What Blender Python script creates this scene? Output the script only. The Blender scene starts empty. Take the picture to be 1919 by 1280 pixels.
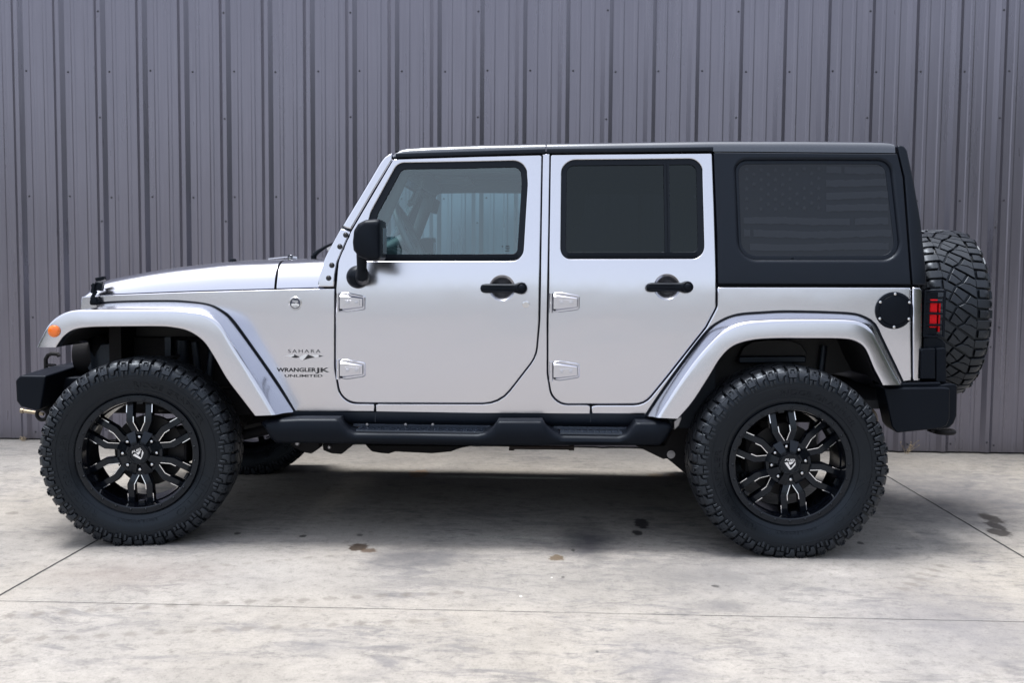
import bpy, bmesh, math, random
from mathutils import Vector, Matrix
from mathutils.geometry import delaunay_2d_cdt
R = math.radians
random.seed(7)
C = bpy.context.scene.collection
scene = bpy.context.scene

# ------------------------------------------------------------------ camera
FPX, PITCH, YAW, ROLL = 1858.5, 0.0659, -0.0386, 0.0079
CAM = Vector((1.8727, -5.3613, 1.2457))
fw = Vector((math.sin(YAW)*math.cos(PITCH), math.cos(YAW)*math.cos(PITCH), -math.sin(PITCH)))
rt0 = Vector((math.cos(YAW), -math.sin(YAW), 0)); up0 = rt0.cross(fw)
rt = rt0*math.cos(ROLL) + up0*math.sin(ROLL); up = up0*math.cos(ROLL) - rt0*math.sin(ROLL)
cam_data = bpy.data.cameras.new('camera'); cam = bpy.data.objects.new('camera', cam_data); C.objects.link(cam)
cam.matrix_world = Matrix(((rt.x, up.x, -fw.x, CAM.x), (rt.y, up.y, -fw.y, CAM.y), (rt.z, up.z, -fw.z, CAM.z), (0, 0, 0, 1)))
cam_data.sensor_width = 36; cam_data.lens = FPX/1919*36; cam_data.clip_start = .05; cam_data.clip_end = 2000
cam_data.dof.use_dof = True; cam_data.dof.focus_distance = 4.55; cam_data.dof.aperture_fstop = 3.6
scene.camera = cam

# ------------------------------------------------------------------ light
SUN_DIR = Vector((-.20, .06, 1.0)).normalized()          # towards the sun: almost overhead behind thin cloud
w = bpy.data.worlds.new("World"); scene.world = w; w.use_nodes = True
nt = w.node_tree; bg = nt.nodes['Background']
sky = nt.nodes.new('ShaderNodeTexSky'); sky.sky_type = 'NISHITA'; sky.sun_disc = False
sky.sun_elevation = math.asin(SUN_DIR.z); sky.sun_rotation = math.atan2(SUN_DIR.x, SUN_DIR.y)
sky.dust_density = 3.0; sky.air_density = 1.0; sky.ozone_density = 2.0
hs = nt.nodes.new('ShaderNodeHueSaturation'); hs.inputs['Saturation'].default_value = .36   # thin cloud greys the sky
nt.links.new(sky.outputs[0], hs.inputs['Color'])
# overcast: the cloud layer is about three times brighter overhead than at the horizon
wt = nt.nodes.new('ShaderNodeTexCoord'); wx = nt.nodes.new('ShaderNodeSeparateXYZ'); wr = nt.nodes.new('ShaderNodeMapRange'); wm = nt.nodes.new('ShaderNodeMix'); wm.data_type = 'RGBA'; wm.blend_type = 'MULTIPLY'
wm.inputs[0].default_value = 1; wr.inputs[1].default_value = 0; wr.inputs[2].default_value = 1; wr.inputs[3].default_value = .84; wr.inputs[4].default_value = 1.02
nt.links.new(wt.outputs['Generated'], wx.inputs[0]); nt.links.new(wx.outputs[2], wr.inputs[0]); nt.links.new(hs.outputs[0], wm.inputs[6]); nt.links.new(wr.outputs[0], wm.inputs[7]); nt.links.new(wm.outputs[2], bg.inputs[0])
bg.inputs[1].default_value = .15
sd = bpy.data.lights.new('sun', 'SUN'); sun = bpy.data.objects.new('sun', sd); C.objects.link(sun)
sd.energy = 1.75; sd.angle = R(20); sd.color = (1, .97, .93)
sun.rotation_euler = SUN_DIR.to_track_quat('Z', 'Y').to_euler(); sun.location = (0, 0, 8)
scene.view_settings.view_transform = 'Standard'; scene.view_settings.look = 'None'
scene.view_settings.gamma = 1; scene.view_settings.use_curve_mapping = False
scene.view_settings.exposure = 1.32
scene.cycles.caustics_reflective = False; scene.cycles.caustics_refractive = False; scene.cycles.max_bounces = 10; scene.cycles.transparent_max_bounces = 16

# ------------------------------------------------------------------ helpers
def at(px, py, Y):
    """world point on the plane y=Y that stands at this place in the photograph"""
    d = fw + rt*((px-959.5)/FPX) + up*((640-py)/FPX)
    return CAM + d*((Y-CAM.y)/d.y)
def ground_at(px, py):
    d = fw + rt*((px-959.5)/FPX) + up*((640-py)/FPX)
    return CAM + d*(-CAM.z/d.z)

class MB:
    def __init__(s): s.v = []; s.f = []; s.m = []
    def add(s, vs, fs, mi=0):
        n = len(s.v); s.v += [tuple(p) for p in vs]; s.f += [tuple(i+n for i in f) for f in fs]; s.m += [mi]*len(fs); return s
    def box(s, c, d, rot=None, mi=0):
        vs = [Vector((x*d[0]/2, y*d[1]/2, z*d[2]/2)) for x in (-1, 1) for y in (-1, 1) for z in (-1, 1)]
        if rot is not None: vs = [rot @ p for p in vs]
        c = Vector(c)
        return s.add([p+c for p in vs], [(0, 1, 3, 2), (4, 6, 7, 5), (0, 4, 5, 1), (2, 3, 7, 6), (0, 2, 6, 4), (1, 5, 7, 3)], mi)
    def tube(s, path, r, seg=12, caps=True, mi=0, closed=False):
        path = [Vector(p) for p in path]; n = len(path)
        rs = r if isinstance(r, (list, tuple)) else [r]*n
        rings = []; prev = None
        for i in range(n):
            if closed: t = path[(i+1) % n]-path[i-1]
            else: t = path[min(i+1, n-1)]-path[max(i-1, 0)]
            t.normalize()
            if prev is None:
                a = Vector((0, 0, 1)) if abs(t.z) < .9 else Vector((1, 0, 0))
                u = t.cross(a).normalized()
            else: u = (prev - t*prev.dot(t)).normalized()
            prev = u; b = t.cross(u)
            rings.append([path[i] + (u*math.cos(2*math.pi*k/seg)+b*math.sin(2*math.pi*k/seg))*rs[i] for k in range(seg)])
        vs = [p for q in rings for p in q]; fs = []
        for i in range(n if closed else n-1):
            for k in range(seg):
                a, b_ = i*seg, ((i+1) % n)*seg
                fs.append((a+k, a+(k+1) % seg, b_+(k+1) % seg, b_+k))
        if caps and not closed:
            fs.append(tuple(range(seg))[::-1]); fs.append(tuple((n-1)*seg+k for k in range(seg)))
        return s.add(vs, fs, mi)
    def cyl(s, p0, p1, r, seg=24, mi=0, r1=None):
        return s.tube([p0, p1], [r, r if r1 is None else r1], seg, True, mi)
    def loft(s, rings, closed=False, mi=0, caps=False, flip=False):
        n = len(rings[0]); vs = [p for q in rings for p in q]; fs = []
        for i in range(len(rings)-1):
            for k in range(n if closed else n-1):
                a, b = i*n, (i+1)*n; k1 = (k+1) % n
                f = (a+k, a+k1, b+k1, b+k); fs.append(f[::-1] if flip else f)
        if caps:
            fs.append(tuple(range(n))[::-1]); fs.append(tuple((len(rings)-1)*n+k for k in range(n)))
        return s.add(vs, fs, mi)
    def lathe(s, prof, seg=64, mi=0, ax='y', c=(0, 0, 0), closed_prof=False):
        """prof: (axial, radius) pairs round the y axis (ax='x' swaps)"""
        rings = []
        for k in range(seg):
            a = 2*math.pi*k/seg; ring = []
            for (d, r) in prof:
                p = Vector((r*math.cos(a), d, r*math.sin(a)))
                if ax == 'x': p = Vector((d, r*math.cos(a), r*math.sin(a)))
                ring.append(p+Vector(c))
            rings.append(ring)
        rings.append(rings[0]); n = len(prof)
        vs = [p for q in rings[:-1] for p in q]; fs = []
        for i in range(seg):
            for k in range(n if closed_prof else n-1):
                a, b = i*n, ((i+1) % seg)*n; k1 = (k+1) % n
                fs.append((a+k, a+k1, b+k1, b+k))
        return s.add(vs, fs, mi)
    def prism(s, poly, y0, y1, mi=0, off1=None):
        """poly of (x,z) drawn at y0 and extruded to y1"""
        n = len(poly); o = off1 or (0, 0)
        vs = [Vector((p[0], y0, p[1])) for p in poly]+[Vector((p[0]+o[0], y1, p[1]+o[1])) for p in poly]
        fs = [tuple(range(n)), tuple(range(n, 2*n))[::-1]]+[(i, i+n, (i+1) % n+n, (i+1) % n) for i in range(n)]
        return s.add(vs, fs, mi)

def mesh_from(name, mb, mats, smooth=40, fix=True):
    me = bpy.data.meshes.new(name); me.from_pydata(mb.v, [], mb.f)
    for m in (mats if isinstance(mats, (list, tuple)) else [mats]): me.materials.append(m)
    me.polygons.foreach_set('material_index', mb.m)
    if fix and not getattr(mb, 'oriented', False):
        bm = bmesh.new(); bm.from_mesh(me); bmesh.ops.recalc_face_normals(bm, faces=bm.faces); bm.to_mesh(me); bm.free()
    if smooth:
        me.polygons.foreach_set('use_smooth', [True]*len(me.polygons)); me.set_sharp_from_angle(angle=R(smooth))
    me.update()
    if getattr(mb, 'normals', None) and len(mb.normals) == len(me.vertices): set_normals(me, mb.normals)
    return me
NORMALS = {}
def set_normals(me, n):
    me.polygons.foreach_set('use_smooth', [True]*len(me.polygons)); NORMALS[me.name] = n
    me.normals_split_custom_set_from_vertices([tuple(v) for v in n])
ROOT_LOC = Vector((1.473, 0, 0))
def link(name, me, parent=None, root=False):
    o = bpy.data.objects.new(name, me); C.objects.link(o); o.parent = parent
    if parent is not None and parent.get('base'): o.location = -Vector(parent['base'])
    return o
def obj(name, mb, mats, parent=None, bevel=0, smooth=40, fix=True, seg=2, ang=35):
    o = link(name, mesh_from(name, mb, mats, smooth, fix), parent)
    if bevel:
        b = o.modifiers.new('bevel', 'BEVEL'); b.width = bevel; b.segments = seg; b.limit_method = 'ANGLE'; b.angle_limit = R(ang); b.harden_normals = True
    return o
def mirror(o, parent=None):
    me = o.data.copy()
    for v in me.vertices: v.co.y = -v.co.y
    me.flip_normals()
    if o.data.name in NORMALS: set_normals(me, [Vector((v.x, -v.y, v.z)) for v in NORMALS[o.data.name]])
    c = bpy.data.objects.new(o.name.split('.')[0], me); C.objects.link(c); c.parent = parent or o.parent; c.location = o.location
    for m in o.modifiers:
        b = c.modifiers.new(m.name, m.type)
        if m.type == 'BEVEL': b.width = m.width; b.segments = m.segments; b.limit_method = 'ANGLE'; b.angle_limit = m.angle_limit; b.harden_normals = True
    return c
def empty(name, loc, parent=None):
    e = bpy.data.objects.new(name, None); C.objects.link(e); e.empty_display_size = .1; e.location = loc; e.parent = parent
    if parent is not None and parent.get('base'): e.location = Vector(loc)-Vector(parent['base'])
    return e
def tag(o, label, cat=None, group=None, kind=None):
    if label: o['label'] = label
    if cat: o['category'] = cat
    if group: o['group'] = group
    if kind: o['kind'] = kind
    return o

def rnd(pts, step=9.0):
    """polygon with corner radii (x, y[, r]) -> dense closed outline"""
    n = len(pts); out = []
    P = [Vector((p[0], p[1])) for p in pts]; rad = [p[2] if len(p) > 2 else 0 for p in pts]
    for i in range(n):
        p, a, b = P[i], P[i-1], P[(i+1) % n]
        if rad[i] <= 0: out.append(p); continue
        da, db = (a-p), (b-p); la, lb = da.length, db.length; da.normalize(); db.normalize()
        ang = da.angle(db); 
        if ang > R(178): out.append(p); continue
        d = min(rad[i]/math.tan(ang/2), la*.49, lb*.49); r = d*math.tan(ang/2)
        k = max(3, int((math.pi-ang)/R(11)))
        p0, p1 = p+da*d, p+db*d; bis = (da+db).normalized(); c = p+bis*(r/math.sin(ang/2))
        v0, v1 = p0-c, p1-c; tot = v0.angle(v1); sgn = 1 if v0.x*v1.y-v0.y*v1.x > 0 else -1
        for j in range(k+1):
            t = sgn*tot*j/k; out.append(c+Vector((v0.x*math.cos(t)-v0.y*math.sin(t), v0.x*math.sin(t)+v0.y*math.cos(t))))
    res = []
    for i in range(len(out)):
        a, b = out[i], out[(i+1) % len(out)]; L = (b-a).length
        if L < 1e-4: continue
        m = max(1, int(L/step))
        for j in range(m): res.append(a+(b-a)*(j/m))
    return [(p.x, p.y) for p in res]

def smoothline(pts, n=60):
    """Catmull-Rom through px points, n samples even in arc length"""
    P = [Vector(p) for p in pts]; P = [P[0]*2-P[1]]+P+[P[-1]*2-P[-2]]; d = []
    for i in range(1, len(P)-2):
        for j in range(16):
            t = j/16; a, b, c, e = P[i-1], P[i], P[i+1], P[i+2]
            d.append(.5*((2*b)+(c-a)*t+(2*a-5*b+4*c-e)*t*t+(3*b-a-3*c+e)*t**3))
    d.append(P[-2]); L = [0]
    for i in range(1, len(d)): L.append(L[-1]+(d[i]-d[i-1]).length)
    out = []; j = 0
    for k in range(n):
        s = L[-1]*k/(n-1)
        while j < len(L)-2 and L[j+1] < s: j += 1
        t = (s-L[j])/max(1e-9, L[j+1]-L[j]); out.append(d[j].lerp(d[j+1], min(1, max(0, t))))
    return out

# body side surface of the near side (y as a function of height and length)
ZB = 1.235
def S(x, z):
    t = z-ZB
    return -.785 + .07*(min(z, ZB)-.93)**2 + .165*(math.sqrt(t*t+.0012)+t)/2
XD = at(629, 600, -.785).x
def SF(x, z):
    t = XD-.03-x
    return S(x, z) + .105*(math.sqrt(t*t+.004)+t)/2
def onS(px, py, surf=S, off=0):
    y = -.78
    for _ in range(7):
        p = at(px, py, y); y = surf(p.x, p.z)+off
    return at(px, py, y)
def xz(pts, surf=S, off=0):
    r = []
    for p in pts:
        q = onS(p[0], p[1], surf, off); r.append((q.x, q.z))
    return r

def inside(poly, x, y):
    c = False; n = len(poly); j = n-1
    for i in range(n):
        xi, yi = poly[i]; xj, yj = poly[j]
        if (yi > y) != (yj > y) and x < (xj-xi)*(y-yi)/(yj-yi)+xi: c = not c
        j = i
    return c
def area(p): return sum(p[i-1][0]*p[i][1]-p[i][0]*p[i-1][1] for i in range(len(p)))/2
def inset(poly, d):
    """d>0 shrinks a counter-clockwise ring"""
    n = len(poly); out = []
    for i in range(n):
        a, p, b = Vector(poly[i-1]), Vector(poly[i]), Vector(poly[(i+1) % n])
        e1, e2 = (p-a).normalized(), (b-p).normalized()
        n1, n2 = Vector((-e1.y, e1.x)), Vector((-e2.y, e2.x)); m = (n1+n2)
        m = m/max(.35, m.length_squared)*2
        out.append((p.x+m.x*d, p.y+m.y*d))
    return out
def panel(outline, holes=(), surf=S, off=0, t=.02, r=.006, hr=None, ht=None, grid=.05, back=False, mb=None):
    """pressed sheet on the body surface: outline/holes in (x,z), rounded rims, skirts going inwards"""
    mb = mb or MB(); hr = r if hr is None else hr; ht = t if ht is None else ht
    loops = []
    o = list(outline)
    if area(o) < 0: o = o[::-1]
    loops.append((o, 1, r, t))
    for h in holes:
        h = list(h)
        if area(h) < 0: h = h[::-1]
        loops.append((h, -1, hr, ht))
    V = []; F = []; inner = []
    NR = []
    def sn(x, z):
        e = .004; gx_ = (surf(x+e, z)-surf(x-e, z))/(2*e); gz_ = (surf(x, z+e)-surf(x, z-e))/(2*e)
        return Vector((gx_, -1, gz_)).normalized()
    def put(x, z, d, o_=None, k=0):
        V.append((x, surf(x, z)+off+d, z)); n_ = sn(x, z)
        if o_ is not None: n_ = (Vector((o_[0], 0, o_[1]))*math.cos(k)+n_*math.sin(k)).normalized()
        NR.append(n_); return len(V)-1
    for lp, sg, rr, tt in loops:
        n = len(lp)
        rings = []
        if rr > 0:
            prof = [(0, tt, 0), (0, rr, 0)]+[(rr*(1-math.cos(a)), rr*(1-math.sin(a)), a) for a in (R(30), R(60), R(90))]
        else: prof = [(0, tt, R(90)), (0, 0, R(90))]
        ow = []
        for p, q in zip(lp, inset(lp, sg*1e-3)):
            d_ = Vector((p[0]-q[0], p[1]-q[1])); ow.append(d_.normalized() if d_.length > 0 else Vector((0, 0)))
        for (ins, dep, k_) in prof:
            q = inset(lp, sg*ins) if ins else lp
            rings.append([put(p[0], p[1], dep, o_, k_) for p, o_ in zip(q, ow)]); last = q
        for a, b in zip(rings[:-1], rings[1:]):
            for k in range(n):
                f = (a[k], a[(k+1) % n], b[(k+1) % n], b[k]); F.append(f if sg > 0 else f[::-1])
        inner.append((last, rings[-1]))
    pts = []; ids = []; edges = []
    for q, ids_ in inner:
        b = len(pts); pts += [Vector(p) for p in q]; ids += ids_
        edges += [(b+i, b+(i+1) % len(q)) for i in range(len(q))]
    q0 = inner[0][0]; hs_ = [q for q, _ in inner[1:]]
    xs = [p[0] for p in q0]; zs = [p[1] for p in q0]; nb = len(pts)
    bx = [(p.x, p.y) for p in pts]
    i = 0; x = min(xs)+grid*.5
    while x < max(xs):
        z = min(zs)+grid*(.25 if i % 2 else .6)
        while z < max(zs):
            if inside(q0, x, z) and not any(inside(h, x, z) for h in hs_):
                if min((a-x)**2+(b_-z)**2 for a, b_ in bx) > (grid*.45)**2:
                    pts.append(Vector((x, z))); ids.append(put(x, z, 0))
            z += grid
        x += grid; i += 1
    vo, eo, fo, ov, oe, of = delaunay_2d_cdt(pts, edges, [], 0, 1e-7)
    mp = {}
    for i, src in enumerate(ov):
        if src: mp[i] = ids[src[0]]
        else: mp[i] = put(vo[i].x, vo[i].y, 0)
    for f in fo:
        cx = sum(vo[i].x for i in f)/len(f); cz = sum(vo[i].y for i in f)/len(f)
        if inside(q0, cx, cz) and not any(inside(h, cx, cz) for h in hs_):
            a_, b_, c_ = (vo[i] for i in f[:3])
            f = tuple(mp[i] for i in f); F.append(f if (b_.x-a_.x)*(c_.y-a_.y)-(b_.y-a_.y)*(c_.x-a_.x) > 0 else f[::-1])
    mb.add(V, F); mb.oriented = True; mb.normals = NR; return mb

def text_mesh(txt, x0, z0, x1, z1, place, thick=.0012, bold=0.0, shear=0.0, spacing=1.0, mb=None):
    """lettering fitted into a box; place(u,v,d) -> world point"""
    cu = bpy.data.curves.new('t', 'FONT'); cu.body = txt; cu.offset = bold; cu.shear = shear; cu.space_character = spacing; cu.resolution_u = 3
    o = bpy.data.objects.new('t', cu); C.objects.link(o); me = bpy.data.meshes.new_from_object(o)
    bpy.data.objects.remove(o); bpy.data.curves.remove(cu)
    vs = [v.co.copy() for v in me.vertices]; fs = [tuple(p.vertices) for p in me.polygons]
    ed = {}
    for f in fs:
        for i in range(len(f)): k = (f[i], f[(i+1) % len(f)]); ed[k] = ed.get(k, 0)+1
    bnd = [k for k in ed if (k[1], k[0]) not in ed]
    a0, a1 = min(v.x for v in vs), max(v.x for v in vs); b0, b1 = min(v.y for v in vs), max(v.y for v in vs)
    mb = mb or MB(); n = len(vs)
    f = lambda v: (x0+(v.x-a0)/(a1-a0)*(x1-x0), z0+(v.y-b0)/(b1-b0)*(z1-z0))
    top = [place(*f(v), thick) for v in vs]; bot = [place(*f(v), 0) for v in vs]
    mb.add(top+bot, fs+[(b, a, a+n, b+n) for a, b in bnd]); bpy.data.meshes.remove(me); return mb

# ------------------------------------------------------------------ materials
def mat(name, col, rough=.5, metal=0, coat=0, spec=.5, coat_rough=.05, emit=None):
    m = bpy.data.materials.new(name); m.use_nodes = True; b = m.node_tree.nodes['Principled BSDF']
    b.inputs['Base Color'].default_value = (*col, 1); b.inputs['Roughness'].default_value = rough; b.inputs['Metallic'].default_value = metal
    b.inputs['Coat Weight'].default_value = coat; b.inputs['Coat Roughness'].default_value = coat_rough; b.inputs['Specular IOR Level'].default_value = spec
    return m
def nodes(m): return m.node_tree.nodes, m.node_tree.links, m.node_tree.nodes['Principled BSDF']
def noise(m, scale, detail=4, rough=.55, sc=(1, 1, 1), coord='Object', dist=0, rot=(0, 0, 0)):
    N, L, b = nodes(m)
    tc = N.new('ShaderNodeTexCoord'); mp = N.new('ShaderNodeMapping'); mp.inputs['Scale'].default_value = sc; mp.inputs['Rotation'].default_value = rot
    t = N.new('ShaderNodeTexNoise'); t.inputs['Scale'].default_value = scale; t.inputs['Detail'].default_value = detail
    t.inputs['Roughness'].default_value = rough; t.inputs['Distortion'].default_value = dist
    L.new(tc.outputs[coord], mp.inputs[0]); L.new(mp.outputs[0], t.inputs[0]); return t.outputs['Fac']
def ramp(m, fac, stops):
    N, L, b = nodes(m); r = N.new('ShaderNodeValToRGB'); L.new(fac, r.inputs[0]); e = r.color_ramp.elements
    while len(e) < len(stops): e.new(.5)
    for i, (p, c) in enumerate(stops): e[i].position = p; e[i].color = (*c, 1) if isinstance(c, tuple) else (c, c, c, 1)
    return r.outputs[0]
def bump(m, fac, strength=.2, dist=.002, prev=None):
    N, L, b = nodes(m); u = N.new('ShaderNodeBump'); u.inputs['Strength'].default_value = strength; u.inputs['Distance'].default_value = dist
    L.new(fac, u.inputs['Height'])
    if prev is not None: L.new(prev, u.inputs['Normal'])
    L.new(u.outputs[0], b.inputs['Normal']); return u.outputs[0]
def math_(m, op, a, b=None, c=None, clamp=False):
    N, L, _ = nodes(m); n = N.new('ShaderNodeMath'); n.operation = op; n.use_clamp = clamp
    for i, v in enumerate((a, b, c)):
        if v is None: continue
        if hasattr(v, 'node'): L.new(v, n.inputs[i])
        else: n.inputs[i].default_value = v
    return n.outputs[0]
def mix(m, fac, a, b, mode='MIX'):
    N, L, _ = nodes(m); n = N.new('ShaderNodeMix'); n.data_type = 'RGBA'; n.blend_type = mode
    for s, v in ((n.inputs[0], fac), (n.inputs[6], a), (n.inputs[7], b)):
        if hasattr(v, 'node'): L.new(v, s)
        elif isinstance(v, (int, float)): s.default_value = v
        else: s.default_value = (*v, 1)
    return n.outputs[2]

def wear(m, lo, hi, scale=3, bump_s=0, bump_scale=900, bump_d=.0006):
    """roughness varies with faint dirt, fine grain bump"""
    N, L, b = nodes(m); f = noise(m, scale, 6, .6)
    r = N.new('ShaderNodeMapRange'); r.inputs[1].default_value = .3; r.inputs[2].default_value = .7; r.inputs[3].default_value = lo; r.inputs[4].default_value = hi
    L.new(f, r.inputs[0]); L.new(r.outputs[0], b.inputs['Roughness'])
    if bump_s: bump(m, noise(m, bump_scale, 2), bump_s, bump_d)
    return m
PAINT = mat('silver_paint', (.575, .588, .652), .21, 1.0, .35, .5, .05); bump(PAINT, noise(PAINT, 1.7, 2, .5, (1, 1, 1.6)), .5, .010)
PLASTIC = wear(mat('black_plastic', (.0036, .0048, .0082), .4, 0, 0, .15), .34, .46, 4, .25, 700)
HARDTOP = wear(mat('hardtop_black', (.0052, .0068, .0115), .42, 0, 0, .28), .34, .46, 5, .3, 500)
ROOFM = wear(mat('wet_black_roof', (.020, .022, .030), .2, 0, 1.0, .8, .10), .16, .26, 5)
TREAD = wear(mat('dusty_tread_rubber', (.013, .0145, .018), .5, 0, 0, .45), .36, .50, 12)
PAD = mat('step_pad', (.020, .026, .040), .25, spec=.8)
TRIM = mat('dark_trim', (.009, .012, .019), .42, spec=.4)
RUBBER = wear(mat('tyre_rubber', (.0032, .0040, .0060), .5, 0, 0, .34), .24, .38, 9, .15, 400, .0008)
SEAL = mat('rubber_seal', (.0045, .0055, .0085), .45, spec=.22)
BLACK = mat('underbody_black', (.006, .006, .008), .7, 0, 0, .25)
LINER = mat('interior_black', (.020, .021, .025), .75)
RIMB = wear(mat('gloss_black_rim', (.0028, .0036, .0062), .22, 0, .15, .3, .06), .14, .24, 6)
MILL = mat('milled_aluminium', (.86, .87, .90), .22, 1)
CHROME = mat('chrome', (.62, .63, .66), .2, 1)
STEEL = mat('dull_steel', (.32, .32, .34), .38, .9)
WHITE = mat('white_mark', (.75, .76, .78), .4)
DECAL = mat('dark_decal', (.012, .013, .018), .35)
SILVER = mat('silver_decal', (.80, .81, .84), .3, .5)
AMBER = mat('amber_lens', (.85, .17, .008), .15, 0, .6)
RED = mat('red_lens', (.58, .004, .010), .22, 0, 0, .18)
for m_ in (PLASTIC, HARDTOP, ROOFM, RUBBER, TREAD, RIMB, TRIM, SEAL, PAD): m_.node_tree.nodes['Principled BSDF'].inputs['Specular Tint'].default_value = (.72, .84, 1, 1)
MIRG = mat('mirror_glass', (.10, .11, .125), .04, 1)
N_, L_, b_ = nodes(AMBER); b_.inputs['Subsurface Weight'].default_value = .2
def glass(name, tint, rough=0.0, ior=1.5):
    m = bpy.data.materials.new(name); m.use_nodes = True; N, L = m.node_tree.nodes, m.node_tree.links
    N.remove(N['Principled BSDF']); t = N.new('ShaderNodeBsdfTransparent'); t.inputs[0].default_value = (*tint, 1)
    g = N.new('ShaderNodeBsdfGlossy'); g.inputs['Color'].default_value = (.82, .95, 1, 1); g.inputs['Roughness'].default_value = rough; f = N.new('ShaderNodeFresnel'); f.inputs[0].default_value = ior
    x = N.new('ShaderNodeMixShader'); L.new(f.outputs[0], x.inputs[0]); L.new(t.outputs[0], x.inputs[1]); L.new(g.outputs[0], x.inputs[2])
    L.new(x.outputs[0], N['Material Output'].inputs[0]); return m
GLASS = glass('clear_tinted_glass', (.72, .98, 1.0), .0, 2.05)
DGLASS = glass('privacy_glass', (.09, .105, .115), .0, 1.42)
for g_ in (GLASS, DGLASS):
    N, L = g_.node_tree.nodes, g_.node_tree.links
    ge = N.new('ShaderNodeNewGeometry'); s_ = N.new('ShaderNodeMath'); s_.operation = 'SUBTRACT'; s_.inputs[0].default_value = 1; L.new(ge.outputs['Backfacing'], s_.inputs[1])
    fr = [n for n in N if n.type == 'FRESNEL'][0]; mx = [n for n in N if n.type == 'MIX_SHADER'][0]
    mu = N.new('ShaderNodeMath'); mu.operation = 'MULTIPLY'; L.new(fr.outputs[0], mu.inputs[0]); L.new(s_.outputs[0], mu.inputs[1]); L.new(mu.outputs[0], mx.inputs[0])

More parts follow.
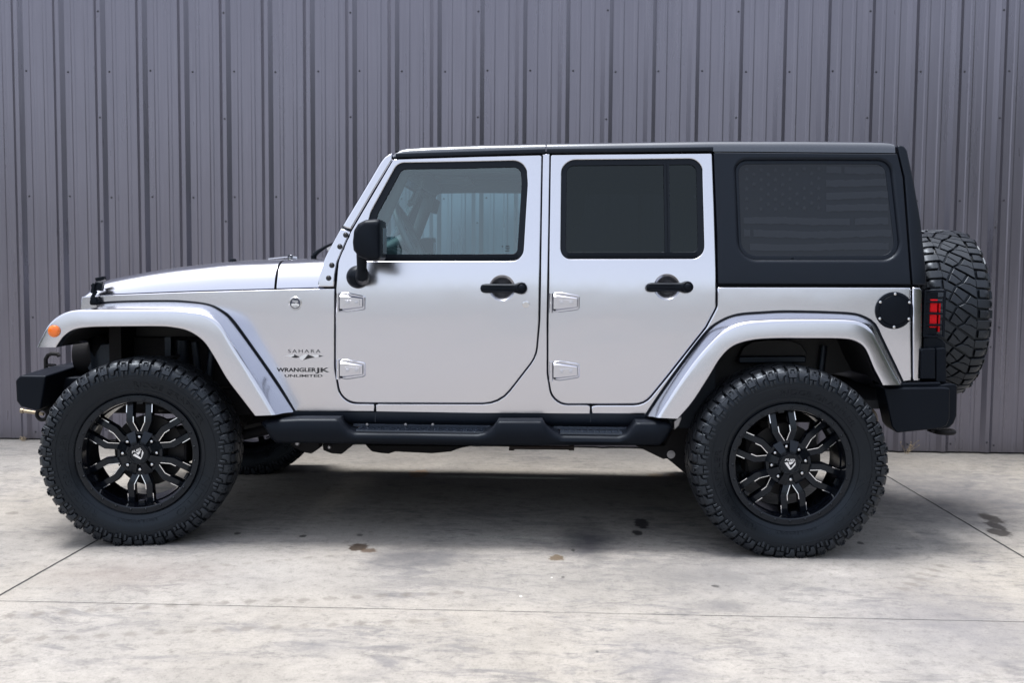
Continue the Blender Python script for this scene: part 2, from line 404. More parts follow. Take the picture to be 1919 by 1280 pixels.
# ------------------------------------------------------------------ ground
CON = mat('concrete', (.4, .4, .39), .8, spec=.3)
def build_concrete(m):
    N, L, b = nodes(m)
    tc = N.new('ShaderNodeTexCoord'); sx = N.new('ShaderNodeSeparateXYZ'); L.new(tc.outputs['Object'], sx.inputs[0]); X, Y = sx.outputs[0], sx.outputs[1]
    big = noise(m, .8, 3, .5); mid = noise(m, 3.1, 10, .62, dist=.3); fine = noise(m, 21, 10, .72); grit = noise(m, 300, 3, .65); spk = noise(m, 95, 4, .7)
    col = ramp(m, mid, [(.30, (.262, .250, .233)), (.5, (.302, .288, .268)), (.70, (.330, .315, .293))])
    col = mix(m, .5, col, ramp(m, big, [(.3, .88), (.7, 1.04)]), 'MULTIPLY')
    warm = ramp(m, noise(m, .45, 2, .5), [(.35, (1.03, 1.0, .95)), (.65, (.97, .985, 1.03))]); col = mix(m, .8, col, warm, 'MULTIPLY')
    col = mix(m, .75, col, ramp(m, fine, [(.32, .52), (.46, .95), (.7, 1.12)]), 'MULTIPLY')
    col = mix(m, .6, col, ramp(m, spk, [(.30, .48), (.45, .97), (.72, 1.12)]), 'MULTIPLY')
    col = mix(m, .55, col, ramp(m, grit, [(.28, .70), (.55, 1.0), (.8, 1.14)]), 'MULTIPLY')
    # scuffs: sharp-edged grey smears, only inside a few larger patches
    zone = ramp(m, noise(m, 1.15, 4, .55, dist=.8), [(.40, .12), (.56, 1.0)])
    for sc_, rot_, lo_, k_, c_ in ((5.5, 24, .515, .50, (.100, .101, .114)), (11, -38, .535, .48, (.085, .084, .093)), (3.4, 8, .55, .40, (.115, .113, .122))):
        sm = ramp(m, noise(m, sc_, 11, .74, (.55, 1.35, 1), dist=.9, rot=(0, 0, R(rot_))), [(lo_, 0.0), (lo_+.09, 1.0)])
        col = mix(m, math_(m, 'MULTIPLY', math_(m, 'MULTIPLY', sm, zone), k_), col, c_)
    sc2 = ramp(m, noise(m, 8, 10, .75, (1.5, .5, 1), dist=.6, rot=(0, 0, R(14))), [(.60, 0.0), (.68, 1.0)]); col = mix(m, math_(m, 'MULTIPLY', sc2, .28), col, (.11, .107, .11))
    lt = ramp(m, noise(m, 6.5, 9, .7, (.6, 1.4, 1), rot=(0, 0, R(-20))), [(.60, 0.0), (.72, 1.0)]); col = mix(m, math_(m, 'MULTIPLY', lt, .35), col, (.33, .32, .305))
    # hairline scratches
    hl = math_(m, 'ABSOLUTE', math_(m, 'SUBTRACT', noise(m, 2.6, 5, .6, (.5, 1.6, 1), dist=.4, rot=(0, 0, R(-12))), .5)); hl = ramp(m, hl, [(0.0, 1.0), (.006, 0.0)])
    col = mix(m, math_(m, 'MULTIPLY', math_(m, 'MULTIPLY', hl, zone), .40), col, (.10, .097, .097))
    sp = ramp(m, noise(m, 48, 4, .75), [(.68, 0.0), (.73, 1.0)]); col = mix(m, math_(m, 'MULTIPLY', sp, .40), col, (.085, .082, .082))
    wb = math_(m, 'MULTIPLY', math_(m, 'SUBTRACT', noise(m, 9, 5, .6), .5), 1.3)
    wb2 = math_(m, 'MULTIPLY', math_(m, 'SUBTRACT', noise(m, 30, 6, .62), .5), 2.2)
    def blob(px, py, rx, ry, soft, amp=1.0, ang=0):
        p = ground_at(px, py); q = ground_at(px+rx, py); k = (q-p).length
        qy = ground_at(px, py-ry); ky = abs(qy.y-p.y)
        dx = math_(m, 'SUBTRACT', X, p.x); dy = math_(m, 'SUBTRACT', Y, p.y)
        dx, dy = math_(m, 'MULTIPLY', dx, 1/k), math_(m, 'MULTIPLY', dy, 1/ky)
        d = math_(m, 'SQRT', math_(m, 'ADD', math_(m, 'MULTIPLY', dx, dx), math_(m, 'MULTIPLY', dy, dy)))
        d = math_(m, 'ADD', d, math_(m, 'MULTIPLY', wb if rx > 28 else wb2, amp))
        mr = N.new('ShaderNodeMapRange'); mr.inputs[1].default_value = 1+soft; mr.inputs[2].default_value = 1-soft; L.new(d, mr.inputs[0]); return mr.outputs[0]
    # grey smudges
    for px, py, rx, ry, s, k, c in [(760, 1048, 70, 18, .7, .5, (.20, .20, .22)), (830, 1042, 42, 12, .7, .4, (.22, .22, .24)), (1104, 1014, 42, 24, .8, .6, (.13, .13, .15)), (1800, 930, 150, 28, .9, .5, (.20, .20, .22)), (1700, 905, 90, 40, .9, .3, (.2, .2, .22)),
                                    (1330, 1075, 120, 22, .9, .35, (.24, .24, .26)), (1350, 1136, 40, 8, .7, .4, (.22, .22, .24)), (1780, 1165, 130, 60, .9, .35, (.27, .27, .31)), (600, 1210, 60, 16, .8, .25, (.3, .3, .32)), (250, 1075, 120, 20, .9, .28, (.30, .24, .22)), (1240, 1240, 60, 40, .9, .25, (.3, .3, .34)),
                                    (1120, 1090, 300, 30, .9, .22, (.27, .27, .27)), (130, 980, 90, 40, .9, .25, (.24, .23, .22))]:
        col = mix(m, math_(m, 'MULTIPLY', blob(px, py, rx, ry, s, 1.5), min(1, k*1.5)), col, tuple(v*.45 for v in c))
    # tyre prints: rows of small wedge marks
    def prints(p0, p1, n, width, k):
        a, e = ground_at(*p0), ground_at(*p1); d = (e-a); Ln = d.length; d.normalize()
        rx, ry = math_(m, 'SUBTRACT', X, a.x), math_(m, 'SUBTRACT', Y, a.y)
        u = math_(m, 'ADD', math_(m, 'MULTIPLY', rx, d.x), math_(m, 'MULTIPLY', ry, d.y))
        v = math_(m, 'ADD', math_(m, 'MULTIPLY', rx, -d.y), math_(m, 'MULTIPLY', ry, d.x))
        v = math_(m, 'ADD', v, math_(m, 'MULTIPLY', wb, .03))
        fr = math_(m, 'FRACT', math_(m, 'MULTIPLY', u, n/Ln))
        lim = math_(m, 'MULTIPLY', math_(m, 'SUBTRACT', math_(m, 'SINE', math_(m, 'MULTIPLY', fr, 4.6)), .25), width)   # one worn lug mark per step
        mr = N.new('ShaderNodeMapRange'); mr.inputs[1].default_value = width*.25; mr.inputs[2].default_value = -width*.45
        L.new(math_(m, 'ADD', math_(m, 'SUBTRACT', math_(m, 'ABSOLUTE', v), lim), math_(m, 'MULTIPLY', wb2, width*.9)), mr.inputs[0]); ms = mr.outputs[0]
        edge = math_(m, 'MULTIPLY', math_(m, 'GREATER_THAN', u, 0), math_(m, 'LESS_THAN', u, Ln))
        pat = ramp(m, noise(m, 7, 7, .7), [(.28, .1), (.5, 1.0)])
        return math_(m, 'MULTIPLY', math_(m, 'MULTIPLY', math_(m, 'MULTIPLY', ms, edge), pat), k)
    for p0, p1, n, wd, k in [((0, 1155), (400, 1131), 8, .036, .34), ((400, 1131), (890, 1110), 10, .036, .36), ((0, 1201), (860, 1160), 16, .036, .32), ((1690, 1108), (1772, 1056), 6, .06, .34), ((330, 1068), (640, 1040), 8, .025, .22), ((1320, 1080), (1640, 1064), 11, .02, .18)]:
        col = mix(m, prints(p0, p1, n, wd, min(.95, k*1.7)), col, (.140, .128, .117))
    # oil and water drips
    rough = None; wet = None
    for px, py, rx, ry, c, k in [(1858, 972, 16, 9, (.05, .045, .04), .9), (1866, 986, 13, 8, (.05, .045, .04), .9), (1873, 998, 19, 7, (.05, .045, .04), .9), (1846, 968, 12, 5, (.05, .045, .04), .8),
                                 (672, 1026, 17, 7, (.05, .035, .025), .9), (690, 1032, 16, 4, (.09, .06, .04), .8), (1202, 981, 13, 9, (.02, .02, .022), .92), (1194, 999, 9, 4, (.02, .02, .022), .9), (1074, 1032, 4, 2.4, (.04, .04, .04), .9),
                                 (1043, 1046, 15, 5, (.10, .07, .04), .85), (568, 1005, 6, 2.5, (.03, .03, .03), .9), (445, 1000, 6, 2.4, (.03, .03, .03), .9), (675, 1003, 6, 2, (.05, .05, .05), .8), (785, 888, 18, 7, (.30, .19, .11), .6), (1228, 892, 14, 4, (.20, .15, .10), .6), (1258, 891, 8, 3, (.20, .15, .10), .6),
                                 (1612, 1018, 6, 2.5, (.05, .05, .05), .9), (1340, 1099, 7, 2.4, (.06, .06, .06), .8), (1119, 1222, 3, 1.6, (.05, .05, .05), .8), (1055, 1082, 3, 2, (.05, .05, .05), .7), (976, 1118, 2.4, 1.6, (.62, .61, .59), .9), (1034, 1083, 2.2, 1.2, (.6, .6, .58), .7), (22, 962, 12, 3, (.12, .11, .1), .5)]:
        bl = blob(px, py, rx, ry, .12, .9); col = mix(m, math_(m, 'MULTIPLY', bl, k), col, c)
        if c[0] < .1: wet = bl if wet is None else math_(m, 'MAXIMUM', wet, bl)
    # saw-cut joints
    jb = None
    for p0, p1 in [((0, 1116), (175, 1017)), ((1663, 893), (1919, 1045)), ((0, 1127), (1919, 1166))]:
        a, e = ground_at(*p0), ground_at(*p1); d = (e-a).normalized()
        v = math_(m, 'ADD', math_(m, 'MULTIPLY', math_(m, 'SUBTRACT', X, a.x), -d.y), math_(m, 'MULTIPLY', math_(m, 'SUBTRACT', Y, a.y), d.x))
        v = math_(m, 'ABSOLUTE', math_(m, 'ADD', v, math_(m, 'MULTIPLY', wb, .007)))
        thin = p0[1] == 1127
        lo, hi = (.0014, .0046) if thin else (.0035, .008)
        mr = N.new('ShaderNodeMapRange'); mr.inputs[1].default_value = hi; mr.inputs[2].default_value = lo; L.new(v, mr.inputs[0]); j = mr.outputs[0]
        j2 = math_(m, 'MULTIPLY', j, ramp(m, noise(m, 7, 5, .7), [(.3, .25), (.55, 1.0)])) if thin else j
        col = mix(m, math_(m, 'MULTIPLY', j2, 1.0 if not thin else .85), col, (.03, .03, .031)); jb = j if jb is None else math_(m, 'MAXIMUM', jb, j)
    L.new(col, b.inputs['Base Color'])
    mr = N.new('ShaderNodeMapRange'); mr.inputs[3].default_value = .82; mr.inputs[4].default_value = .5; L.new(wet, mr.inputs[0]); L.new(mr.outputs[0], b.inputs['Roughness'])
    n1 = bump(m, grit, .5, .0015); n2 = bump(m, fine, .3, .004, n1); bump(m, math_(m, 'MULTIPLY', jb, -1), .8, .004, n2)
build_concrete(CON)
mb = MB(); mb.add([(-300, -300, 0), (300, -300, 0), (300, 300, 0), (-300, 300, 0)], [(0, 1, 2, 3)])
tag(obj('ground', mb, CON, smooth=0, fix=False), 'pale stained concrete slab in front of the metal wall', None, None, 'structure')

# ------------------------------------------------------------------ ribbed metal wall
WALLM = mat('wall_sheet', (.18, .18, .22), .3, .72, 0, .5)
def build_wallm(m):
    N, L, b = nodes(m)
    st = noise(m, 60, 5, .6, (1, 1, .02)); st2 = noise(m, 9, 4, .6, (1, 1, .10)); bl = noise(m, 1.1, 4, .5)
    col = ramp(m, st, [(.3, (.168, .164, .202)), (.55, (.180, .176, .216)), (.75, (.192, .188, .228))])
    col = mix(m, .45, col, ramp(m, st2, [(.3, .90), (.7, 1.06)]), 'MULTIPLY')
    col = mix(m, .5, col, ramp(m, bl, [(.3, .9), (.7, 1.08)]), 'MULTIPLY')
    drip = ramp(m, noise(m, 34, 3, .55, (1, 1, .035), dist=.4), [(.66, 0.0), (.78, 1.0)])
    col = mix(m, math_(m, 'MULTIPLY', drip, .22), col, (.29, .285, .33))
    # dust splashed up at the foot of the sheets
    tc = N.new('ShaderNodeTexCoord'); sx = N.new('ShaderNodeSeparateXYZ'); L.new(tc.outputs['Object'], sx.inputs[0])
    mr = N.new('ShaderNodeMapRange'); mr.inputs[1].default_value = .16; mr.inputs[2].default_value = 0; L.new(math_(m, 'ADD', sx.outputs[2], math_(m, 'MULTIPLY', st2, .12)), mr.inputs[0])
    col = mix(m, math_(m, 'MULTIPLY', mr.outputs[0], .35), col, (.17, .15, .13))
    L.new(col, b.inputs['Base Color'])
    r2 = N.new('ShaderNodeMapRange'); r2.inputs[3].default_value = .22; r2.inputs[4].default_value = .36; L.new(st2, r2.inputs[0]); L.new(r2.outputs[0], b.inputs['Roughness'])
    bump(m, noise(m, 3.0, 3, .5, (1, 1, .35)), .03, .006)
build_wallm(WALLM)
SCREWM = mat('screw_metal', (.035, .036, .045), .35, .2)
WY, PH, PITCHX, RH = 1.814, -1.9699, .3048, .023
WZ0, WZ1 = .012, 4.5
wall = empty('metal_wall', (1.4, WY, 0)); wall['base'] = (1.4, WY, 0)
tag(wall, 'dark grey ribbed metal building wall behind the parked silver car', 'wall')
SLOPE, TOPW = .029, .028
def rib_pts(xe, dy=0):        # left foot, top left, top right, right foot; xe = right foot
    return [(xe-2*SLOPE-TOPW, 0), (xe-SLOPE-TOPW, -RH), (xe-SLOPE, -RH), (xe, 0)]
def minor(xc): return [(xc-.017, 0), (xc-.009, -.0034), (xc+.009, -.0034), (xc+.017, 0)]
smb = MB()
smb.lathe([(.0, .0074), (-.0014, .0072), (-.0020, .0052), (-.0060, .0048), (-.0070, .0036), (-.0070, .0)], 12)
SCREW = mesh_from('screw', smb, SCREWM, 50)
for j in range(-5, 12):
    k0 = 2+3*(j-1)                        # lap rib index where the sheet starts
    xe = PH+PITCHX*k0
    prof = [(xe-SLOPE-TOPW+.002, -RH-.0012), (xe-SLOPE, -RH-.0012), (xe, -.0008)]
    for i in range(3):
        x0 = xe+PITCHX*i; prof += minor(x0+.062)+minor(x0+.160); nx = rib_pts(x0+PITCHX)
        prof += nx[:3] if i == 2 else nx
    mb = MB(); zs = [WZ0, .3, 1, 2, 3, 4, WZ1]
    mb.loft([[(x, WY+y, z) for x, y in prof] for z in zs], flip=False)
    # thickness: the sheet turns back 20 mm at its foot and head
    mb.loft([[(x, WY+y, WZ0) for x, y in prof], [(x, WY+.02, WZ0) for x, y in prof]]); mb.loft([[(x, WY+y, WZ1) for x, y in prof], [(x, WY+.02, WZ1) for x, y in prof]])
    p = obj('wall_panel', mb, WALLM, wall, smooth=20)
    def screw(x, y, z):
        s = bpy.data.objects.new('screw', SCREW); C.objects.link(s); s.parent = p; s.location = (x, y, z); s.rotation_euler = (0, random.random()*6, 0)
    if -1 <= j <= 8:
        for i in range(3):
            for (px, py) in ((60, 133), (60, 372), (60, 604), (1782, 839)):
                z = at(960, py, WY).z if py != 839 else .065
                xs_ = xe+PITCHX*i+.020+random.uniform(-.004, .004)
                if -2.6 < xs_ < 5.6: screw(xs_, WY, z+random.uniform(-.006, .006))
        for py in (22, 222, 420, 640):
            z = at(960, py, WY).z
            screw(xe-SLOPE-TOPW*.5, WY-RH-.001, z+random.uniform(-.008, .008))
        screw(xe-SLOPE-TOPW*.5, WY-RH-.001, .085)
mb = MB(); mb.box((1.4, WY+.05, .05), (16, .05, .10)); obj('base_angle', mb, mat('base_angle_dark', (.02, .02, .022), .7), wall)
mb = MB(); mb.box((1.4, WY-.035, WZ1+.06), (16, .13, .15)); obj('eave_trim', mb, WALLM, wall, bevel=.006)
mb = MB(); mb.box((1.4, WY+.16, WZ1/2), (15.6, .12, WZ1-.05)); obj('wall_backing', mb, mat('wall_backing_dark', (.05, .05, .055), .8), wall)

# dry sprigs at the foot of the wall
WEED = mat('dry_leaf', (.34, .27, .18), .7); 
def weed(x, lab, n, h, seed):
    rr = random.Random(seed); mb = MB()
    for i in range(n):
        a = rr.uniform(-1.1, 1.1); L_ = h*rr.uniform(.5, 1); bx = x+rr.uniform(-.02, .02); by = WY-.05+rr.uniform(-.03, .01)
        path = [(bx+math.sin(a)*L_*t*(.4+.6*t), by-.02*t*rr.random(), L_*t*math.cos(a*.7)) for t in (0, .3, .65, 1)]
        mb.tube(path, [.0016, .0014, .0012, .0008], 5)
        for t in (1, 2, 3):
            c = Vector(path[t]); u = Vector((rr.uniform(-1, 1), rr.uniform(-.6, .1), rr.uniform(.1, 1))).normalized(); s = Vector((u.z, .4, -u.x)).normalized(); l = rr.uniform(.012, .022)
            mb.add([c, c+u*l*.5+s*l*.28, c+u*l, c+u*l*.5-s*l*.28], [(0, 1, 2), (0, 2, 3)])
    o = obj('dry_weed', mb, WEED, None, smooth=0, fix=False); tag(o, lab, 'weed', 'dry weeds along the wall foot')
weed(at(1698, 845, WY-.05).x, 'pale dry weed sprig at the foot of the wall behind the rear bumper', 7, .11, 3)
weed(at(45, 822, WY-.05).x, 'small dry yellowed weed at the wall foot left of the front wheel', 6, .035, 9)

# dark tree shapes added out of frame to darken sideways reflections in steel and paint
def added_trees():
    rr = random.Random(11); bm = bmesh.new()
    for sx, x0 in ((-1, -21.0), (1, 14.0)):
        for i in range(16):
            c = Vector((x0+sx*rr.uniform(0, 4), -24+i*1.75+rr.uniform(-.6, .6), 0)); r = rr.uniform(2.2, 3.6); h = rr.uniform(2.8, 3.9)
            g = bmesh.ops.create_icosphere(bm, subdivisions=4, radius=1)
            for v in g['verts']:
                d = v.co.normalized(); k = 1+.13*math.sin(d.x*9+i)*math.sin(d.y*8-i*2)+.11*math.sin(d.z*13+i*3)*math.sin(d.x*11)+rr.uniform(-.09, .09)
                v.co = c+Vector((d.x*r*k, d.y*r*k, h*(.95+d.z*k*.98)))
    me = bpy.data.meshes.new('added_tree_line'); bm.to_mesh(me); bm.free()
    m = mat('added_tree_leaves', (.05, .06, .045), .8, spec=.2); N, L, b = nodes(m); L.new(ramp(m, noise(m, 1.6, 8, .7), [(.3, (.02, .026, .018)), (.7, (.075, .085, .05))]), b.inputs['Base Color'])
    me.materials.append(m); o = bpy.data.objects.new('added_tree_line', me); C.objects.link(o); tag(o, 'unseen dark tree shapes added at both sides to darken sideways reflections', None, None, 'stuff')
added_trees()
# ------------------------------------------------------------------ the vehicle: body
car = empty('parked_suv', ROOT_LOC); car['base'] = tuple(ROOT_LOC)
tag(car, 'silver four-door off-road SUV with black hardtop and big black wheels parked beside the wall', 'suv')

FD = [(629, 541), (628.5, 640), (628.5, 690, 60), (640, 755, 46), (700, 755.5), (860, 756), (936, 756, 62), (1004, 668, 60), (1010, 600), (1015.3, 289.5, 4), (890, 292.5), (737.5, 297.5, 5), (657.5, 434), (634, 489, 60)]
RD = [(1032, 289, 4), (1030, 420), (1027, 600), (1027, 700, 70), (1036, 757.5, 52), (1100, 757.5), (1207, 757.5, 40), (1249, 706, 20), (1322, 613, 24), (1342, 575, 20), (1342.4, 520), (1339, 409), (1334.5, 286.3, 4)]
def grow(px, d):
    return inset(px if area(px) > 0 else px[::-1], -d)
fd_px, rd_px = rnd(FD), rnd(RD)
# front door window opening / glass
FW_SEAL = rnd([(677, 484.5, 10), (700, 397, 40), (739, 326, 20), (748, 309.5, 22), (860, 307.5), (981, 305, 22), (984, 345), (975.5, 484, 18), (830, 484.5)], 6)
FW_GLASS = rnd([(688, 476.5, 8), (708, 400, 40), (745, 331, 18), (753, 316.5, 16), (860, 315), (975.5, 312.5, 14), (977.5, 345), (969, 475.5, 10), (830, 476.5)], 6)
RW_SEAL = rnd([(1055.5, 480.5, 14), (1057, 304, 22), (1180, 303), (1311, 301.5, 20), (1315.5, 480, 18)], 6)
RW_GLASS1 = rnd([(1060.5, 472.5, 6), (1062, 310, 14), (1243.5, 308.5), (1246.5, 472.5)], 6)
RW_GLASS2 = rnd([(1255.5, 472.5), (1253, 308.5), (1305, 307.5, 14), (1308.5, 472, 10)], 6)
def recess(px, d): return grow(px, d)

def side(o): mirror(o); return o
doors = {}
def make_door(px, seal, glasses, handle_c, name, hinges, gmats):
    both = []
    c = onS(*handle_c); cx, cz = c.x, c.z
    cup = [(cx+.0555*math.cos(a), cz+.0555*math.sin(a)) for a in [2*math.pi*i/40 for i in range(40)]]
    mb = panel(xz(px), [xz(grow(seal, 4.5)), cup], t=.03, r=.006, hr=.006, ht=.012, grid=.045)
    d = obj(name, mb, PAINT, car)
    def sub(n, mb, m, **k):
        o = link(n, mesh_from(n, mb, m, k.get('smooth', 40), k.get('fix', True)), d)
        if k.get('bevel'):
            b = o.modifiers.new('bevel', 'BEVEL'); b.width = k['bevel']; b.segments = 2; b.limit_method = 'ANGLE'; b.harden_normals = True
        both.append((o, k.get('far', True))); return o
    sub('window_seal', panel(xz(grow(seal, 5.5)), [xz(g) for g in glasses], off=.007, t=.02, r=.004, hr=.003, ht=.012, grid=.08), SEAL)
    for g, gm in zip(glasses, gmats):
        sub('window', panel(xz(grow(g, 3)), off=.013, t=.003, r=0, grid=.12), gm)
    sub('door_lining', panel(xz(grow(px, -3)), [xz(seal)], off=.034, t=.004, r=0, grid=.12), LINER)
    # cup behind the handle, handle, hinges
    rc = .0575; mbc = MB(); rings = []
    for rr_, dd in ((1.0, .004), (.93, .007), (.82, .0115), (.55, .017), (.15, .019), (.0, .019)):
        rings.append([(cx+rc*rr_*math.cos(a), S(cx, cz)+dd, cz+rc*rr_*math.sin(a)) for a in [2*math.pi*i/40 for i in range(40)]])
    mbc.loft(rings, closed=True); sub('handle_cup', mbc, PAINT, smooth=60)
    hl, hr_ = onS(handle_c[0]-40, handle_c[1]+.5), onS(handle_c[0]+43, handle_c[1])
    hm = MB(); y0 = S(hl.x, hl.z)
    path = [(hl.x+.022, y0-.004, hl.z), (hl.x+.022, y0-.028, hl.z)]
    sec = lambda x, hh, yy, dp: [(x, yy-dp*math.sin(a)*.5, hl.z+(hr_.z-hl.z)*((x-hl.x)/(hr_.x-hl.x))+hh*math.cos(a)) for a in [2*math.pi*i/20 for i in range(20)]]
    L_ = hr_.x-hl.x; rg = []
    for t, hh, dp in ((0, .004, .012), (.015, .013, .018), (.05, .0185, .022), (.12, .021, .024), (.5, .0195, .026), (.78, .020, .026), (.86, .026, .03), (.93, .0275, .032), (1.0, .023, .030), (1.04, .012, .022), (1.05, .004, .014)):
        rg.append(sec(hl.x+L_*t, hh, y0-.027, dp))
    hm.loft(rg, closed=True, caps=True)
    hm.box((hl.x+.03, y0-.012, hl.z), (.03, .026, .026)); hm.cyl((hr_.x-.014, y0+.004, hr_.z), (hr_.x-.014, y0-.03, hr_.z), .024, 24)
    hm.lathe([(y0-.0415, .0145), (y0-.0445, .0165), (y0-.047, .0145), (y0-.0475, 0)], 24, c=(hr_.x-.014, 0, hr_.z)); hm.lathe([(y0-.040, .0245), (y0-.0435, .0235), (y0-.0435, .019), (y0-.0405, .0175)], 24, c=(hr_.x-.014, 0, hr_.z))
    # raised rim along the paddle
    for sgn in (-1, 1):
        hm.tube([(hl.x+L_*t, y0-.0395, hl.z+sgn*.0125) for t in (.06, .3, .55, .76)], [.002, .0035, .0035, .002], 8)
    sub('door_handle', hm, PLASTIC, smooth=50)
    for (bx, by0, by1, plate) in hinges:
        hb = MB(); p0, p1 = onS(bx, by0), onS(bx, by1); y = S(p0.x, p0.z)-.011
        zc = (p0.z+p1.z)/2
        hb.cyl((p0.x, y, p0.z), (p0.x, y, zc+.001), .0088, 20); hb.cyl((p0.x, y, zc-.001), (p0.x, y, p1.z+.004), .0092, 20)
        hb.cyl((p0.x, y, p1.z+.004), (p0.x, y, p1.z-.001), .0105, 20)
        pl = [(q.x, q.z) for q in (onS(*a) for a in plate)]
        if area(pl) < 0: pl = pl[::-1]
        yb = S(*pl[0])
        rim = [[(a, yb+dd, b) for a, b in (inset(pl, ins) if ins else pl)] for ins, dd in ((0, .001), (0, -.007), (.003, -.0105), (.004, -.0105), (.0045, -.008), (.006, -.008))]
        hb.loft(rim, closed=True); q = inset(pl, .006); hb.add([(a, yb-.008, b) for a, b in q], [tuple(range(len(q)))])
        x0 = min(p[0] for p in q); x1 = max(p[0] for p in q); z0 = min(p[1] for p in q); z1 = max(p[1] for p in q); zm = (z0+z1)/2; hz = (z1-z0)/2
        # sloped knuckle: thick at the barrel, falling to the plate, with flat pad holding two bolts
        def fr(x, hh, dd): return [(x, yb-.006, zm-hh), (x, yb-dd, zm-hh*.80), (x, yb-dd, zm+hh*.70), (x, yb-.006, zm+hh)]
        hb.loft([fr(x0-.010, hz*.93, .020), fr(x0+.012, hz*.93, .022), fr(x1-.006, hz*.62, .017), fr(x1-.002, hz*.55, .008)], caps=True)
        hb.loft([[(x0-.010, yb-.006, zm-hz*.9), (x0-.010, yb+.0, zm+hz*.9)], [(x0-.012, yb-.02, zm-hz*.9), (x0-.012, yb-.02, zm+hz*.9)]])
        hb.box((x0+.049, yb-.021, zm-.002), (.068, .008, .026)); hb.box((x0-.004, yb-.004, zm-.004), (.010, .020, hz*1.7), mi=1)
        for xx in (x0+.028, x0+.070):
            hb.lathe([(yb-.0245, .0075), (yb-.0275, .0075), (yb-.0285, .006), (yb-.0285, .0035), (yb-.0265, .0032), (yb-.0265, 0)], 16, c=(xx, 0, zm-.002))
        h = sub('hinge', hb, [PAINT, SEAL], smooth=35, bevel=.0012)
    return d, both
fdoor, fboth = make_door(fd_px, FW_SEAL, [FW_GLASS], (941, 539.7), 'front_door',
    [(634.3, 549, 584, [(640, 548.5), (650, 547.5), (682, 554), (685, 557), (685, 579), (681, 581), (650, 585), (640, 583)]),
     (634.3, 674, 710, [(640, 674), (650, 673), (682, 679), (685, 682), (685, 704), (681, 706.5), (650, 711), (640, 709)])], [GLASS])
rdoor, rboth = make_door(rd_px, RW_SEAL, [RW_GLASS1, RW_GLASS2], (1250, 537.7), 'rear_door',
    [(1033, 549.5, 585.5, [(1039, 548.5), (1049, 547), (1083, 553), (1086, 556), (1086, 578), (1082, 581), (1049, 585.5), (1039, 584)]),
     (1033, 678, 714, [(1039, 677), (1049, 675.5), (1083, 681), (1086, 684), (1086, 706), (1082, 708.5), (1049, 713.5), (1039, 712)])], [DGLASS, DGLASS])
# lock, divider bar
p = onS(985.5, 570); mb = MB(); y = S(p.x, p.z)
mb.lathe([(y+.001, .0165), (y-.002, .0165), (y-.0035, .014), (y-.0035, .0095), (y-.001, .009), (y-.001, 0)], 28, c=(p.x, 0, p.z)); mb.cyl((p.x, y+.002, p.z), (p.x, y-.0028, p.z), .0075, 8); mb.box((p.x+.008, y-.003, p.z), (.012, .003, .005))
k = link('door_lock', mesh_from('door_lock', mb, CHROME, 40), fdoor); fboth.append((k, True))
mb = MB(); a, b = onS(1249.2, 306), onS(1251.5, 476)
for dx in (-.0075, .0075):
    mb.loft([[(q.x+dx+e, S(q.x, q.z)+dd, q.z) for e, dd in ((-.006, .013), (-.005, .003), (.005, .003), (.006, .013))] for q in (a, (a+b)/2, b)])
k = link('window_divider', mesh_from('window_divider', mb, SEAL, 40), rdoor); rboth.append((k, True))
# belt weatherstrips along the sill of each window
for d_, both_, x0_, x1_, yy in ((fdoor, fboth, 700, 970, 480.2), (rdoor, rboth, 1064, 1306, 476.8)):
    mb = MB(); mb.loft([[(q.x, S(q.x, q.z)+dd, q.z+h_) for h_, dd in ((.008, .012), (.009, -.001), (-.008, -.002), (-.009, .008))] for q in (onS(x, yy) for x in (x0_, (x0_+x1_)/2, x1_))])
    both_.append((link('belt_strip', mesh_from('belt_strip', mb, PLASTIC, 30), d_), True))
for d, both in ((fdoor, fboth), (rdoor, rboth)):
    f = mirror(d, car)
    for o, far in both:
        if far: mirror(o, f)

# body side: fender, rocker with centre pillar, quarter panel
FFL_C = [(553, 772), (520, 720), (475, 655), (435, 601), (415, 584), (390, 573), (345, 568), (310, 567), (225, 570), (150, 575)]
RFL_C = [(1210, 781), (1240.6, 734.6), (1281, 678), (1322, 625), (1346, 604.7), (1379, 591), (1427, 586.4), (1484, 584.4), (1586, 587.6), (1618, 594.5), (1639, 608.7), (1651, 633), (1675, 682), (1691.5, 717)]
G = 2.2
fdo = [p for p in grow(fd_px, G)]; rdo = [p for p in grow(rd_px, G)]
def run(poly, start, end, fwd):
    """vertices of a ring from nearest(start) to nearest(end)"""
    n = len(poly); i = min(range(n), key=lambda k: (poly[k][0]-start[0])**2+(poly[k][1]-start[1])**2); j = min(range(n), key=lambda k: (poly[k][0]-end[0])**2+(poly[k][1]-end[1])**2)
    out = [poly[i]]
    while i != j: i = (i+(1 if fwd else -1)) % n; out.append(poly[i])
    return out
def dens(pts, step=12):
    out = []
    for a, b in zip(pts[:-1], pts[1:]):
        a, b = Vector(a), Vector(b); m = max(1, int((b-a).length/step))
        out += [tuple(a+(b-a)*(i/m)) for i in range(m)]
    return out+[tuple(pts[-1])]
gp = fdo; 
def short(poly, s, e):
    a, b = run(poly, s, e, True), run(poly, s, e, False); return a if len(a) < len(b) else b
door_left = short(fdo, (625.5, 541), (701, 758.5)); door_right = short(fdo, (705, 758.5), (1018, 288))
def fin(pts): return xz(dens(pts), SF)
fl_in = [(x, y+7) for x, y in FFL_C]                # panel reaches a little under the flare
fender = [(153, 556), (200, 553), (350, 547.5), (515, 543), (594, 541), (624, 541)]+door_left+[(701.4, 758.9), (701.4, 771.5), (556, 771.5)]+[(x-5, y+8) for x, y in FFL_C[:5]]+[(x, y+10) for x, y in FFL_C[5:]]
